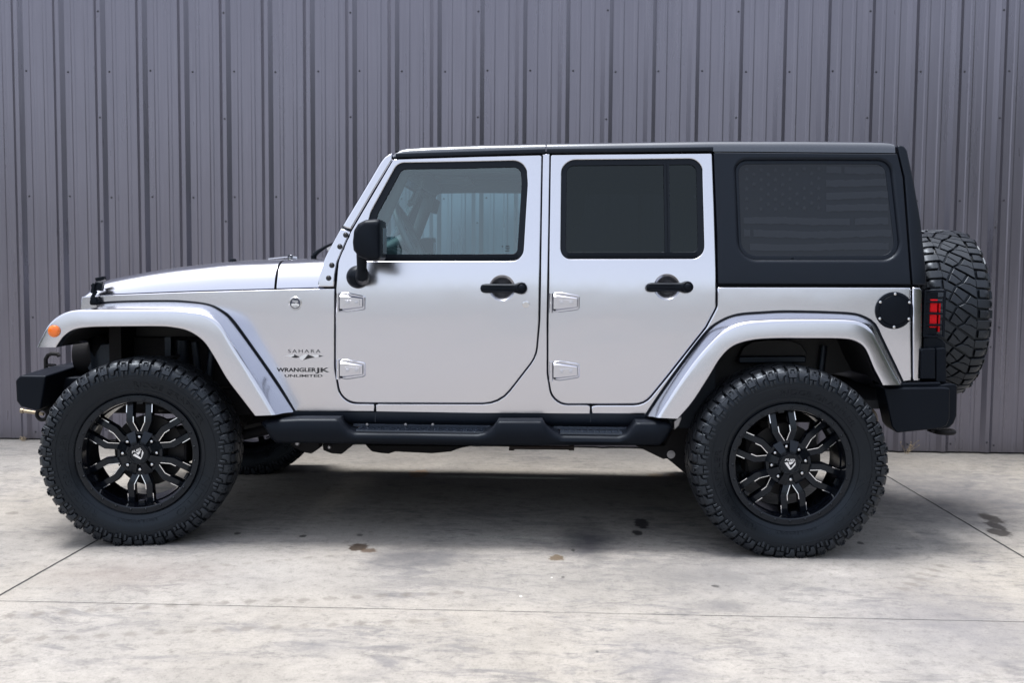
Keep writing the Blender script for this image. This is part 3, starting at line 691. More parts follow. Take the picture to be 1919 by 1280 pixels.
obj('front_fender', panel(fin(fender), surf=SF, t=.02, r=.004, grid=.05), PAINT, car); side(bpy.context.scene.objects['front_fender'])
rd_left = short(rdo, (1028.5, 287.5), (1105, 761))
mid = [(704.6, 771.8), (704.6, 759)]+[p for p in door_right if p[0] > 706 or p[1] < 750]+[(1028.5, 287.5)]+[p for p in rd_left if p[0] < 1104 or p[1] < 750]+[(1105.6, 761.2), (1105.6, 776), (900, 774.8)]
# remove door top duplicates: keep ring simple
o = obj('center_pillar', panel(xz(dens(mid)), t=.02, r=.003, grid=.05), PAINT, car); side(o)
rd_right = short(rdo, (1109, 761), (1345, 540))
rf_in = [(x+7, y+4) for x, y in RFL_C[:4]]+[(x+4, y+9) for x, y in RFL_C[4:8]]+[(x-2, y+9) for x, y in RFL_C[8:10]]+[(x-8, y+5) for x, y in RFL_C[10:]]
quarter = [(1108.6, 776.4), (1108.6, 761.2)]+[p for p in rd_right if p[0] > 1110]+[(1346.5, 538), (1500, 538), (1707, 538.5), (1707.8, 620), (1708.6, 714), (1696, 716)]+rf_in[::-1]+[(1206, 776.8)]
o = obj('quarter_panel', panel(xz(dens(quarter)), t=.02, r=.007, grid=.05), PAINT, car); side(o)
corner = [(1710, 538.5), (1724, 539), (1728, 545), (1728, 620), (1727, 716), (1711, 714.5), (1710.5, 620)]
SC = lambda x, z: S(x, z)+max(0, x-onS(1714, 600).x)**2*9
o = obj('rear_corner_panel', panel(xz(dens(corner, 5), SC), surf=SC, t=.05, r=.006, grid=.02), PAINT, car); side(o)
# dark sill below the silver rocker
mb = MB(); a, b = onS(545, 771), onS(1214, 777)
mb.loft([[(q.x, S(q.x, q.z)+.004, q.z-.001), (q.x, S(q.x, q.z)+.006, q.z-.03), (q.x, S(q.x, q.z)+.02, q.z-.06), (q.x, S(q.x, q.z)+.06, q.z-.075)] for q in [a.lerp(b, t/12) for t in range(13)]])
for xpx in (703, 1107):
    q = onS(xpx, 780); mb.box((q.x, S(q.x, q.z)+.006, q.z-.006), (.004, .006, .045))
o = obj('rocker_sill', mb, TRIM, car, smooth=60); side(o)
# black inner shell just behind all the gaps
mb = MB()
zt = onS(1000, 291).z; zb0 = onS(900, 776).z; zbelt = onS(1500, 540).z
def shell(x0, x1, z0, z1, off=.045, n=8): mb.loft([[(x, S(x, z)+off, z) for x in (x0, x1)] for z in [z0+(z1-z0)*i/n for i in range(n+1)]])
xfd = onS(629, 600).x; xB0, xB1 = onS(1008, 400).x, onS(1040, 400).x; xrq = onS(1346, 600).x
shell(xfd-.02, xfd+.03, zb0-.05, onS(629, 541).z); shell(xB0-.03, xB1+.02, zb0-.05, zt)
zl = onS(900, 530).z; shell(xfd, xrq, zb0-.06, zl-.28); zq = onS(1500, 536).z; shell(xrq, onS(1726, 540).x, zq-.06, zq+.05)
shell(xrq-.03, xrq+.04, onS(1340, 590).z, onS(1340, 285).z)
a, b = onS(740, 300), onS(635, 489)
mb.loft([[(q.x-.012+e, S(q.x, q.z)+.04, q.z) for e in (-.02, .03)] for q in [a.lerp(b, t/8) for t in range(9)]])
mb.loft([[(x, S(x, zt)+.012+e, zt+.02-e*.1) for e in (0, .05)] for x in (onS(740, 296).x, onS(1338, 288).x)])
o = obj('door_frame', mb, SEAL, car, smooth=60); side(o)

# ------------------------------------------------------------------ fender flares
def fillet(sec, rads, k=5):
    out = []
    for i, p in enumerate(sec):
        p = Vector(p); r = rads[i]
        if r <= 0 or i in (0, len(sec)-1): out.append(p); continue
        a, b = Vector(sec[i-1]), Vector(sec[i+1]); d1 = min(r, (a-p).length*.48); d2 = min(r, (b-p).length*.48)
        q0, q2 = p+(a-p).normalized()*d1, p+(b-p).normalized()*d2
        for j in range(k+1):
            t = j/k; out.append(q0*(1-t)**2+p*2*t*(1-t)+q2*t*t)
    return out
def flare(name, Cw, A, B, yA, yB, n=80):
    Bp = smoothline(B, n); Ap = smoothline(A, n); Cs = smoothline3(Cw, n); rings = []
    for i in range(n):
        a = at(Ap[i].x, Ap[i].y, yA); b = at(Bp[i].x, Bp[i].y, yB); c = Cs[i]
        nb = (b-a).normalized()
        d = Vector((b.x, b.y+.014, b.z))+nb*.004; e = Vector((b.x, b.y+.12, b.z))-nb*.01
        rings.append(fillet([c, c.lerp(a, .5)+Vector((0, 0, .004)), a, b, d, e], [0, .05, .018, .010, .004, 0]))
    mb = MB(); mb.loft(rings)
    for rg in (rings[0], rings[-1]): mb.add([p for p in rg], [tuple(range(len(rg)))])
    o = obj(name, mb, PAINT, car, smooth=50); return o
def smoothline3(P, n):
    L = [0]
    for a, b in zip(P[:-1], P[1:]): L.append(L[-1]+(b-a).length)
    out = []
    for k in range(n):
        s = L[-1]*k/(n-1); j = max(i for i in range(len(L)-1) if L[i] <= s+1e-9); t = (s-L[j])/(L[j+1]-L[j]); out.append(P[j].lerp(P[j+1], t))
    return out
YF, YFB = -.920, -.925
fl_A = [(515, 778), (475, 710), (435, 645), (412, 608), (385, 589), (355, 583.5), (325, 581), (225, 581), (165, 581), (132, 582), (107, 592), (89, 608), (76.5, 630), (66.5, 651)]
fl_B = [(477.5, 779.5), (455, 750), (425, 710), (400, 667), (380, 638.5), (352, 620), (320, 613), (290, 611.5), (210, 612), (165, 613), (138, 617.5), (120, 629), (111, 640), (104, 651)]
Cpx = smoothline([(553, 772.5), (520, 720), (475, 655), (435, 600.5), (415, 583), (390, 571), (350, 566), (310, 564.5), (225, 566), (175, 570)], 44)
Cw = [onS(p.x, p.y, SF, -.001) for p in Cpx]
tail = [at(p[0], p[1], YF) for p in ((165, 580), (132, 581), (107, 591), (89, 607), (76.5, 629), (66.5, 650))]
for i, q in enumerate(tail): Cw.append(Vector((q.x+.02+.01*i, -.60+.02*i, q.z+(.004 if i < 2 else -.004))))
o = flare('fender_flare', Cw, fl_A, fl_B, YF, YFB); side(o)
rl_A = [(1231, 783), (1261, 735), (1301.5, 678), (1338, 637), (1362.5, 617.5), (1395, 605), (1443.7, 600.5), (1510, 599), (1586, 599.8), (1612, 604), (1630.5, 617), (1643, 638), (1667, 686), (1687.4, 721.5)]
rl_B = [(1271, 785), (1297.5, 754), (1326, 710), (1350, 671), (1374.6, 648), (1411, 637), (1455, 634), (1510, 634), (1575, 634.5), (1603, 639), (1622.4, 653.4), (1638.7, 690), (1648, 708), (1655, 722)]
Cpx = smoothline(RFL_C, 60); Cw = [onS(p.x, p.y, S, -.001) for p in Cpx]
o = flare('fender_flare', Cw, rl_A, rl_B, YF, YFB); side(o)
# dark gasket line where flare meets the body
for px, sf in ((smoothline([(555, 775), (522, 720), (477, 655), (437, 600), (416, 582), (391, 570.5), (350, 565), (310, 563.5), (225, 565), (175, 569)], 50), SF), (smoothline([(1208, 781), (1239, 734), (1279.5, 677.5), (1321, 624), (1345.5, 603.5), (1379, 589.6), (1427, 585), (1484, 583), (1586, 586.2), (1618.5, 593), (1640, 607.5), (1652.5, 632.5), (1676.5, 682), (1693, 717)], 60), S)):
    mb = MB(); mb.tube([onS(p.x, p.y, sf, -.0005) for p in px], .0045, 8); o = obj('flare_gasket', mb, SEAL, car, smooth=60); side(o)
# wheel house liners
def liner(B, y0, y1, back):
    Bp = smoothline(B, 40); mb = MB(); pts = [at(p.x, p.y, YFB) for p in Bp]
    mb.loft([[(p.x, y0, p.z), (p.x, (y0+y1)/2, p.z+.02), (p.x, y1, p.z+.02)] for p in pts])
    mb.add([(p.x, y1, p.z+.02) for p in pts], [tuple(range(len(pts)))])
    return mb
WELL = mat('wheel_house', (.009, .010, .013), .6)
o = obj('wheel_house_liner', liner(fl_B, -.90, -.40, 0), WELL, car, smooth=60); side(o)
o = obj('wheel_house_liner', liner(rl_B, -.90, -.46, 0), WELL, car, smooth=60); side(o)

# amber marker lamp on the front flare
p = at(102, 620.5, YF-.003); mb = MB()
mb.lathe([(.004, .0255), (-.003, .025), (-.006, .022), (-.008, .013), (-.0085, 0)], 28, c=(p.x, p.y-.004, p.z)); mb.lathe([(.004, .0280), (-.0015, .0280), (-.0025, .025)], 28, c=(p.x, p.y-.004, p.z))
bump(AMBER, noise(AMBER, 160, 1), .4, .002)
o = obj('marker_lamp', mb, AMBER, car, smooth=40); side(o)

# ------------------------------------------------------------------ hood, cowl, windshield
def interp(tab, x):
    for (a, va), (b, vb) in zip(tab[:-1], tab[1:]):
        if x <= b: return va+(vb-va)*(x-a)/(b-a)
    return tab[-1][1]
seam = [(153, 557), (170, 554), (200, 551), (350, 545), (515, 540.2), (594, 538), (628, 538)]
topl = [(153, 553), (157, 547), (163, 539), (172, 530), (185, 523.5), (200, 519.5), (250, 510), (300, 502.5), (415, 490.5), (528, 487), (608, 484), (640, 483)]
def hood(px0, px1, n, name, f0=False):
    xs = [px0+(px1-px0)*i/n for i in range(n+1)]
    if f0: xs = [153, 155, 158, 163, 168, 174, 182, 190, 200]+[x for x in xs if x > 204]
    rings = []
    for xp in xs:
        b = onS(xp, interp(seam, xp), SF, .006); wd = -b.y; t = at(xp, interp(topl, xp), -wd+.14); h = max(.004, t.z-b.z)
        half = [(wd, 0), (wd-.004, .10*h), (wd-.016, .34*h), (wd-.038, .62*h), (wd-.07, .83*h), (wd-.11, .95*h), (wd-.16, 1.0*h), (wd*.55, h+.010), (wd*.25, h+.016), (0, h+.018)]
        kf = 0
        if f0: kf = max(0, 1-(xp-153)/60)**2*.05
        rg = [(b.x-kf*(1-(abs(y)/wd)**3)*1.0, -y, b.z+z) for y, z in half]+[(b.x-kf*(1-(abs(y)/wd)**3), y, b.z+z) for y, z in half[-2::-1]]
        rg = [(rg[0][0], rg[0][1]+.02, rg[0][2]-.012)]+rg+[(rg[-1][0], rg[-1][1]-.02, rg[-1][2]-.012)]
        rings.append(rg)
    mb = MB(); mb.loft(rings)
    for rg in (rings[0], rings[-1]):
        mb.loft([rg, [(x, y, z-.05) for x, y, z in rg]])
    return obj(name, mb, PAINT, car, smooth=50)
hood(153, 513.7, 16, 'hood', True); hood(518.2, 607, 5, 'cowl')
# front edge curve of the windshield frame
WFx = [(594, 537.5), (601, 509), (608.5, 484), (622, 458), (640, 425.6), (680, 359), (706, 315), (715, 300.5), (723, 291.5), (734, 286)]
GAPx = [(735.5, 299.5), (655, 434), (631.5, 489), (625.5, 537.5)]
frame = [(594.5, 538)]+[tuple(p) for p in smoothline(WFx, 30)]+[(735.5, 288)]+GAPx
lower = [p for p in frame if p[1] > 434]; 
front = [tuple(p) for p in smoothline(WFx, 40)]
cut = lambda pts: pts
up_poly = [(640.5, 424.8)]+[p for p in front if p[1] < 423.5]+[(735.2, 287.5), (735.4, 299.5), (700, 357.5), (657.8, 430.5)]
lo_poly = [(596, 537.6)]+[p for p in front if 428.5 < p[1] < 536]+[(639.3, 427.6), (656.3, 434), (645, 460), (632, 490), (627.5, 515), (625.8, 537.6)]
o = obj('windshield_frame', panel(xz(dens(up_poly, 8)), t=.05, r=.010, grid=.03), PAINT, car); side(o)
o = obj('windshield_bracket', panel(xz(dens(lo_poly, 8)), t=.03, r=.006, grid=.03), PAINT, car); side(o)
for px in ((648, 440.2), (637, 462), (622, 497), (616, 521)):
    p = onS(*px); mb = MB(); mb.lathe([(.002, .0125), (-.003, .0125), (-.0035, .0095), (-.008, .0092), (-.010, .007), (-.010, 0)], 20, c=(p.x, p.y, p.z))
    o = obj('frame_bolt', mb, DECAL, car, smooth=40); side(o)
mb = MB(); F = [onS(p[0], p[1]) for p in front if p[1] < 486]
L1 = [(p.x, p.y+.004, p.z) for p in F]; L2 = [(p.x+.004, p.y+.085, p.z+.002) for p in F]; L3 = [(p.x+.04, p.y+.085, p.z+.01) for p in F]
mb.loft([L1, L2, L3]); mb.loft([[(x, -y, z) for x, y, z in q] for q in (L1, L2, L3)])
tp = F[-1]; hd = [(F[k].x, F[k].z) for k in range(len(F)-7, len(F))]
mb.loft([[(x+.003, y, z+.002) for x, z in hd] for y in (-abs(F[-1].y)-.0+.08, 0, abs(F[-1].y)-.08)])
mb.loft([[(x+.045, y, z-.01) for x, z in hd] for y in (-abs(F[-1].y)+.06, abs(F[-1].y)-.06)])
lo = F[0]; mb.box((lo.x+.03, 0, lo.z+.015), (.05, 2*abs(lo.y)-.14, .08), Matrix.Rotation(R(-28), 3, 'Y'))
obj('windshield_header', mb, PAINT, car, smooth=40)
mb = MB(); q = [Vector((p.x+.02, 0, p.z)) for p in F]; a, b = q[1], q[-5]
mb.loft([[(a.x, y*(abs(F[1].y)-.07), a.z+.03) for y in (-1, -.5, 0, .5, 1)], [(b.x, y*(abs(F[-5].y)-.07), b.z) for y in (-1, -.5, 0, .5, 1)]])
obj('windshield', mb, GLASS, car, smooth=0, fix=False)
# wiper arms, hood lacing, hood bump stops, washer rod
mb = MB(); a = at(588, 479, -.52); b = at(596, 471.5, -.52); c = at(626, 455, -.50)
mb.tube([a, b, b.lerp(c, .5)+Vector((0, 0, .004)), c], [.012, .010, .007, .005], 8); mb.tube([a, a+Vector((0, 0, -.03))], .014, 10); mb.tube([c, c+Vector((.05, .35, .03))], .006, 8)
obj('wiper_arm', mb, PLASTIC, car)
mb = MB(); a = at(503, 485, -.46); b = at(541, 481, -.46); mb.tube([a, b], .0028, 8); mb.lathe([(-.014, .010), (-.004, .013), (.006, .012), (.014, .006)], 16, c=tuple(at(544, 480.5, -.46))); mb.tube([at(544, 484, -.46), at(544, 492, -.46)], .012, 10); mb.tube([b, at(556, 483, -.44)], .007, 8)
obj('washer_nozzle', mb, CHROME, car)
mb = MB(); a = at(436.5, 494, -.40); mb.lathe([(-.005, .0), (-.005, .019), (.018, .018), (.024, .014), (.025, 0)], 20, c=(0, 0, 0)); mb.v = [(a.x+x, a.y+z, a.z+y) for x, y, z in mb.v]
obj('hood_stop', mb, PLASTIC, car)
# hood latch: base on the grille side, rubber T-handle hooked over a bracket on the hood
mb = MB()
def L(px, py, yo): q = onS(px, py, SF); return Vector((q.x, q.y+yo, q.z))
mb.tube([L(173, 566, -.012), L(190, 566, -.012)], .015, 12); mb.box(L(181, 562, -.018), (.032, .03, .03)); mb.tube([L(176, 560, -.02), L(180, 552, -.024), L(184, 545, -.02)], [.010, .009, .009], 10)
mb.box(L(185, 537, -.012), (.05, .026, .035), Matrix.Rotation(R(-18), 3, 'Y')); mb.box(L(180, 540, -.026), (.016, .018, .05), Matrix.Rotation(R(12), 3, 'Y')); mb.box(L(193, 537, -.022), (.022, .028, .040), Matrix.Rotation(R(12), 3, 'Y'))
mb.box(L(188, 522.5, .004), (.042, .03, .018), Matrix.Rotation(R(-12), 3, 'Y')); mb.tube([L(183, 530, -.02), L(196, 531, -.02)], .009, 10)
o = obj('hood_latch', mb, PLASTIC, car, bevel=.003); side(o)
# ------------------------------------------------------------------ wheels (built round the local y axis, outer side at -y)
TR, RA, WB = .4385, .4187, 2.946
WCY = -.812                                   # wheel centre plane; outer sidewall bulges to about -.972
TP = [(0, .4385), (.04, .4382), (.08, .4370), (.11, .4350), (.135, .4310), (.147, .4255), (.1535, .4160), (.1575, .4030), (.1595, .3880), (.1600, .3700), (.1590, .3500), (.1555, .3280), (.1490, .3060), (.1410, .2880), (.1330, .2740), (.1290, .2660)]
def tp_len():
    L = [0]
    for a, b in zip(TP[:-1], TP[1:]): L.append(L[-1]+math.hypot(b[0]-a[0], b[1]-a[1]))
    return L
TPL = tp_len()
def tpos(s, h=0):
    """point on the tyre profile at arc length s from the centre line, raised by h along the normal"""
    sg = 1 if s >= 0 else -1; s = abs(s); j = 0
    while j < len(TPL)-2 and TPL[j+1] < s: j += 1
    t = (s-TPL[j])/(TPL[j+1]-TPL[j]); a, b = TP[j], TP[j+1]
    def nr(k):
        a_, b_ = TP[max(0, k-1)], TP[min(len(TP)-1, k+1)]; tx, tz = b_[0]-a_[0], b_[1]-a_[1]; l = math.hypot(tx, tz); n = (-tz/l, tx/l)
        return (0, 1) if k == 0 else n
    n0, n1 = nr(j), nr(j+1); n = (n0[0]+(n1[0]-n0[0])*t, n0[1]+(n1[1]-n0[1])*t)
    return sg*(a[0]+(b[0]-a[0])*t+n[0]*h), a[1]+(b[1]-a[1])*t+n[1]*h
def wp(ang, s, h=0):
    y, r = tpos(s, h); return Vector((r*math.sin(ang), y, r*math.cos(ang)))
def base_h(s):
    s = abs(s); return -.0125 if s < .160 else (-.0125+(s-.160)/.045*.0125 if s < .205 else 0)
def build_tyre():
    mb = MB(); ss = [TPL[-1]*i/44 for i in range(45)]; prof = [tpos(-s, base_h(s)) for s in ss[::-1]]+[tpos(s, base_h(s)) for s in ss[1:]]
    mb.lathe(prof, 156)
    mb.lathe([(-.129, .266), (-.11, .25), (.11, .25), (.129, .266)], 60)
    NP = 27; da = 2*math.pi/NP
    def block(pts, h=0, base=-.0125, ch=.0022):
        """tread block: polygon of (u in pitches, s), chamfered, every edge split so that it follows the tread"""
        n = len(pts); cu = sum(p[0] for p in pts)/n; cs = sum(p[1] for p in pts)/n
        q = []
        for a, b in zip(pts, pts[1:]+pts[:1]): q += [a, ((a[0]+b[0])/2, (a[1]+b[1])/2)]
        def shr(p, d):
            du, ds = (cu-p[0])*da*TR, cs-p[1]; l = math.hypot(du, ds); k = min(.5, d/l); return (p[0]+(cu-p[0])*k, p[1]+(cs-p[1])*k)
        rg = [[wp(u*da, s, base) for u, s in [shr(p, -.0012) for p in q]], [wp(u*da, s, h-ch) for u, s in q], [wp(u*da, s, h) for u, s in [shr(p, ch*1.3) for p in q]]]
        mb.loft(rg[:2], closed=True); mb.loft(rg[1:], closed=True, mi=1); n = len(q); c = wp(cu*da, cs, h); mb.add(rg[-1]+[c], [(i, (i+1) % n, n) for i in range(n)], 1)
    def lug(stations, base=True):
        """shoulder lug: (s, u0, u1, height)"""
        rows = []
        for s, u0, u1, h in stations:
            g = min(.0022/(da*TR), (u1-u0)*.25); bh = base_h(s)-.0015
            rows.append([wp(u0*da, s, bh), wp(u0*da, s, h-.0018), wp((u0+g)*da, s, h), wp((u0+u1)/2*da, s, h), wp((u1-g)*da, s, h), wp(u1*da, s, h-.0018), wp(u1*da, s, bh)])
        mb.loft(rows, mi=1)
        for rw in (rows[0], rows[-1]): mb.add(rw, [tuple(range(7))])
        s0, u0, u1, h0 = stations[0]; s1, v0, v1, h1 = stations[-1]
    for k in range(NP):
        for sg, sh in ((-1, 0), (1, .5)):
            u = k+sh; S_ = lambda *st: lug([(sg*a, u+b, u+c, d) for a, b, c, d in st])
            # broad lug with a stepped end and hooked bar, then a narrow lug running further down the sidewall
            S_((.080, .07, .45, 0), (.100, .06, .45, 0), (.128, .05, .45, 0), (.146, .06, .45, 0), (.160, .06, .45, .0002), (.176, .06, .45, .0040), (.186, .07, .44, .0062))
            S_((.091, .58, .93, 0), (.110, .57, .94, 0), (.132, .57, .94, -.0015), (.143, .58, .93, -.006), (.149, .59, .92, -.008), (.162, .59, .92, -.0035))
            S_((.1645, .545, .965, .0030), (.172, .545, .965, .0060), (.180, .55, .80, .0072), (.190, .56, .76, .0080), (.199, .57, .74, .0062))
            S_((.190, .08, .22, .0070), (.202, .09, .21, .0078), (.213, .10, .20, .0058))
            S_((.190, .29, .43, .0070), (.199, .29, .42, .0078), (.206, .30, .41, .0062))
            S_((.184, .84, .965, .0065), (.195, .84, .96, .0080), (.208, .85, .95, .0058))
            # raised square frame on the broad lug
            for (b, c, d, e) in ((.14, .36, .147, .151), (.14, .19, .151, .165), (.31, .36, .151, .165)): S_((d, b, c, .0044), ((d+e)/2, b, c, .0050), (e, b, c, .0052))
        u = k
        # centre: blocks between long diagonal grooves, cut again by short counter-slanted grooves
        lo = lambda v: (u+v/.150+.055, v)
        hi = lambda v: (u+v/.150+.945, v)
        me_ = lambda v, d: (u+v/.150+.5+d+.10*math.sin(v*70), v)
        for A_, B_ in (([lo(-.078), lo(-.035), lo(.010), me_(-.018, -.02), me_(-.050, -.02), me_(-.079, -.02)], [me_(-.079, .02), me_(-.050, .02), me_(-.020, .02), hi(-.046), hi(-.080)]),
                       ([lo(.019), lo(.052), me_(.034, -.02), me_(-.010, -.02)], [me_(-.012, .02), me_(.032, .02), hi(.016), hi(-.037)]),
                       ([lo(.061), lo(.080), me_(.079, -.02), me_(.043, -.02)], [me_(.041, .02), me_(.079, .02), hi(.078), hi(.025)])):
            block(A_, 0); block(B_, -.0004)
    # thin bead and sidewall rings
    for r, y in ((.279, .1375), (.300, .1475), (.352, .1598)):
        for sg in (-1, 1): mb.tube([(r*math.sin(a), sg*y, r*math.cos(a)) for a in [2*math.pi*i/90 for i in range(90)]], .0012, 5, closed=True)
    def arc(txt, mid, span, r0, r1):
        def place(u, v, d):
            a = u; r = v; y = -interp([(.28, .1385), (.306, .1490), (.328, .1555), (.350, .1590), (.37, .16)], r)
            return Vector((r*math.sin(a), y+.0004-d*2.2, r*math.cos(a)))
        text_mesh(txt, mid-span/2, r0, mid+span/2, r1, place, .0016, mb=mb, spacing=1.05)
    arc('RIDGE GRAPPLER', R(-112), R(74), .311, .338); arc('RIDGE GRAPPLER', R(28), R(66), .311, .335); arc('NITTO', R(126), R(40), .309, .339); arc('35x12.50R20LT', R(178), R(34), .302, .312)
    return mesh_from('tyre', mb, [RUBBER, TREAD], 38)
TYRE = build_tyre()
def squash(me):
    m = me.copy()
    for v in m.vertices:
        d = -RA-v.co.z
        if d > 0: v.co.z = -RA+.0004*min(1, d*20); 
        elif d > -.05:
            k = (1+d/.05)**2; v.co.y *= 1+.035*k
    return m
def rotY(me, a):
    m = me.copy(); m.transform(Matrix.Rotation(a, 4, 'Y')); return m
YL = -.140                                   # outer lip plane
def accents(mb):
    def strip(pts, w0=.0027):
        rows = []
        for (x, y, z) in pts: rows.append([(x-w0, y+.0012, z), (x-w0*.6, y-.0016, z), (x+w0*.6, y-.0016, z), (x+w0, y+.0012, z)])
        return rows
    for p in range(6):
        M = Matrix.Rotation(2*math.pi*p/6, 3, 'Y')
        for sg in (-1, 1):
            for pts in ([(.0420+.0142, -.0975, .188), (.0420+.0142, -.0895, .226)], [(.0185-.0135, -.0985, .102), (.0405-.0155, -.1050, .144), (.0412-.0155, -.1015, .170)]):
                mb.loft([[M @ Vector(q) for q in row] for row in strip([(sg*x, y, z) for x, y, z in pts])], caps=True, mi=1)
            mb.loft([[M @ Vector(q) for q in row] for row in strip([(sg*.058, -.107, .2385), (sg*.060, -.128, .2405)], .0018)], caps=True, mi=1)
def build_rim():
    mb = MB(); accents(mb)
    # outer flange, deep barrel, inner flange
    mb.lathe([(-.128, .2700), (YL+.002, .2735), (YL-.003, .2715), (YL-.004, .262), (YL-.004, .2480), (YL-.001, .2440), (YL+.008, .2425), (YL+.050, .2385), (YL+.060, .2330), (-.01, .2290), (.06, .2270), (.10, .2400), (.128, .2560), (.132, .2700), (.126, .2690), (.10, .2460), (.06, .2330), (-.02, .2350), (-.10, .2470), (-.128, .2640)], 120, closed_prof=True)
    for i in range(24):
        a = 2*math.pi*(i+.5)/24; c = Vector((.2552*math.sin(a), 0, .2552*math.cos(a)))
        mb.lathe([(YL-.003, .0062), (YL-.0065, .0060), (YL-.0085, .0040), (YL-.0085, 0)], 10, c=tuple(c))
    # twelve spokes in six pairs
    for p in range(6):
        a = 2*math.pi*p/6; M = Matrix.Rotation(a, 3, 'Y')
        for sg in (-1, 1):
            st = [(.060, .016, .016, -.085), (.090, .0195, .0190, -.094), (.102, .0205, .0195, -.098), (.143, .0405, .0178, -.106), (.148, .0412, .0178, -.106), (.226, .0415, .0170, -.092), (.238, .0415, .0170, -.088)]
            rows = []
            for r, t, hw, y in st:
                rows.append([M @ Vector((sg*t+e, yy, r)) for e, yy in ((-hw, y+.042), (-hw, y+.009), (-hw+.0042, y), (hw-.0042, y), (hw, y+.009), (hw, y+.042))])
            mb.loft(rows, closed=True, caps=True)
        # small block bridging the pair at the barrel
        mb.box(M @ Vector((0, -.070, .231)), (.026, .030, .010), M)
    # hub: stepped star with eight ridges between the lug pockets
    mb.lathe([(-.04, .105), (-.092, .104), (-.098, .100), (-.098, .088), (-.082, .086), (-.082, .05), (-.06, .04)], 48)
    for i in range(8):
        a = 2*math.pi*(i+.5)/8; M = Matrix.Rotation(a, 3, 'Y')
        rows = [[M @ Vector((x, y, r)) for x, y in ((-w_, y0+.04), (-w_*.86, y0), (w_*.86, y0), (w_, y0+.04))] for r, w_, y0 in ((.040, .0125, -.123), (.058, .0165, -.121), (.086, .0215, -.108), (.1025, .0235, -.098), (.106, .024, -.085))]
        mb.loft(rows, caps=True)
    mb.lathe([(-.08, .052), (-.122, .051), (-.127, .048), (-.127, .044), (-.124, .0435)], 40)
    return mesh_from('rim', mb, [RIMB, MILL], 15)
RIM = build_rim()
mb = MB(); mb.lathe([(-.10, .046), (-.128, .0455), (-.1315, .043), (-.1315, .036), (-.129, .0345), (-.129, .0)], 40)
for i in range(10):
    a = 2*math.pi*i/10; mb.box((.041*math.sin(a), -.1315, .041*math.cos(a)), (.013, .006, .008), Matrix.Rotation(a, 3, 'Y'))
CAP = mesh_from('hub_cap', mb, RIMB, 35)
mb = MB()                                     # white shield: slanted bars and lettering on the cap
def flat(poly, y=-.1305): mb.prism(poly, -.128, y)
flat([(-.024, .004), (-.012, .008), (.006, -.022), (.000, -.026)]); flat([(.002, -.026), (.008, -.022), (.024, -.004), (.024, .010)]); flat([(-.007, .009), (.009, .010), (.018, .013), (.010, .002), (-.001, -.004)])
text_mesh('FUEL', -.024, .013, .024, .023, lambda u, v, d: Vector((u, -.129-d, v)), .0014, bold=.02, shear=.3, mb=mb)
EMB = mesh_from('cap_emblem', mb, SILVER, 30)
mb = MB(); mb.lathe([(-.080, .0085), (-.102, .0082), (-.106, .0065), (-.1075, .003), (-.1075, 0)], 6); NUT = mesh_from('lug_nut', mb, CHROME, 30)
def wheel(x, y, rim_rot, tyre_rot, flip, squ=True, cap_rot=0):
    w_ = empty('wheel', (x, y, RA), car)
    t = rotY(TYRE, R(tyre_rot)); t = squash(t) if squ else t
    def sub(n, me, rot=0, loc=None):
        o = link(n, me, w_); o.rotation_euler = (0, R(rot), 0)
        if loc: o.location = loc
        return o
    sub('tyre', t); sub('rim', RIM, rim_rot); sub('hub_cap', CAP, rim_rot); sub('cap_emblem', EMB, cap_rot)
    for i in range(8):
        a = 2*math.pi*i/8+R(rim_rot); sub('lug_nut', NUT, math.degrees(a), (.0755*math.sin(a), 0, .0755*math.cos(a)))
    if flip: w_.rotation_euler = (0, 0, math.pi)
    return w_
STEER = R(9)
w0 = wheel(-.025, WCY, 0, 3, False, cap_rot=-22); w0.rotation_euler = (0, 0, STEER); wheel(WB, WCY, -8.5, -4, False, cap_rot=2)
wheel(0, -WCY, 20, 60, True).rotation_euler = (0, 0, math.pi+STEER); wheel(WB, -WCY, 40, 100, True)
# brakes behind the wheels
for x in (0, WB):
    for sg in (-1, 1):
        mb = MB(); mb.lathe([(-.012, .165), (.012, .165), (.012, .08), (.012, 0)], 48); mb.lathe([(-.012, .165), (-.012, .09), (-.05, .085), (-.05, 0)], 48)
        mb.v = [(a+x, (b-.015)*1+sg*.80 if sg < 0 else -(b-.015)+.80, c+RA) for a, b, c in mb.v]
        obj('brake_disc', mb, STEEL if False else mat('brake_steel', (.02, .02, .022), .5, .6), car)
        mb = MB(); mb.box((x+(.14 if x == 0 else -.14), sg*.775, RA+.02), (.075, .10, .17)); obj('brake_caliper', mb, BLACK, car, bevel=.01)
# spare wheel on the tailgate, axis along x, outer side facing back
SPX, SPZ = at(1795, 579, -.03).x-.155, 1.068
sp = empty('spare_wheel', (SPX, -.02, SPZ), car); sp.rotation_euler = (0, 0, R(90))
for n, me, rr in (('tyre', rotY(TYRE, R(8)), 0), ('rim', RIM, 10), ('hub_cap', CAP, 10), ('cap_emblem', EMB, 0)):
    o = link(n, me, sp); o.rotation_euler = (0, R(rr), 0)
for i in range(8):
    a = 2*math.pi*i/8+R(10); o = link('lug_nut', NUT, sp); o.location = (.0755*math.sin(a), 0, .0755*math.cos(a))
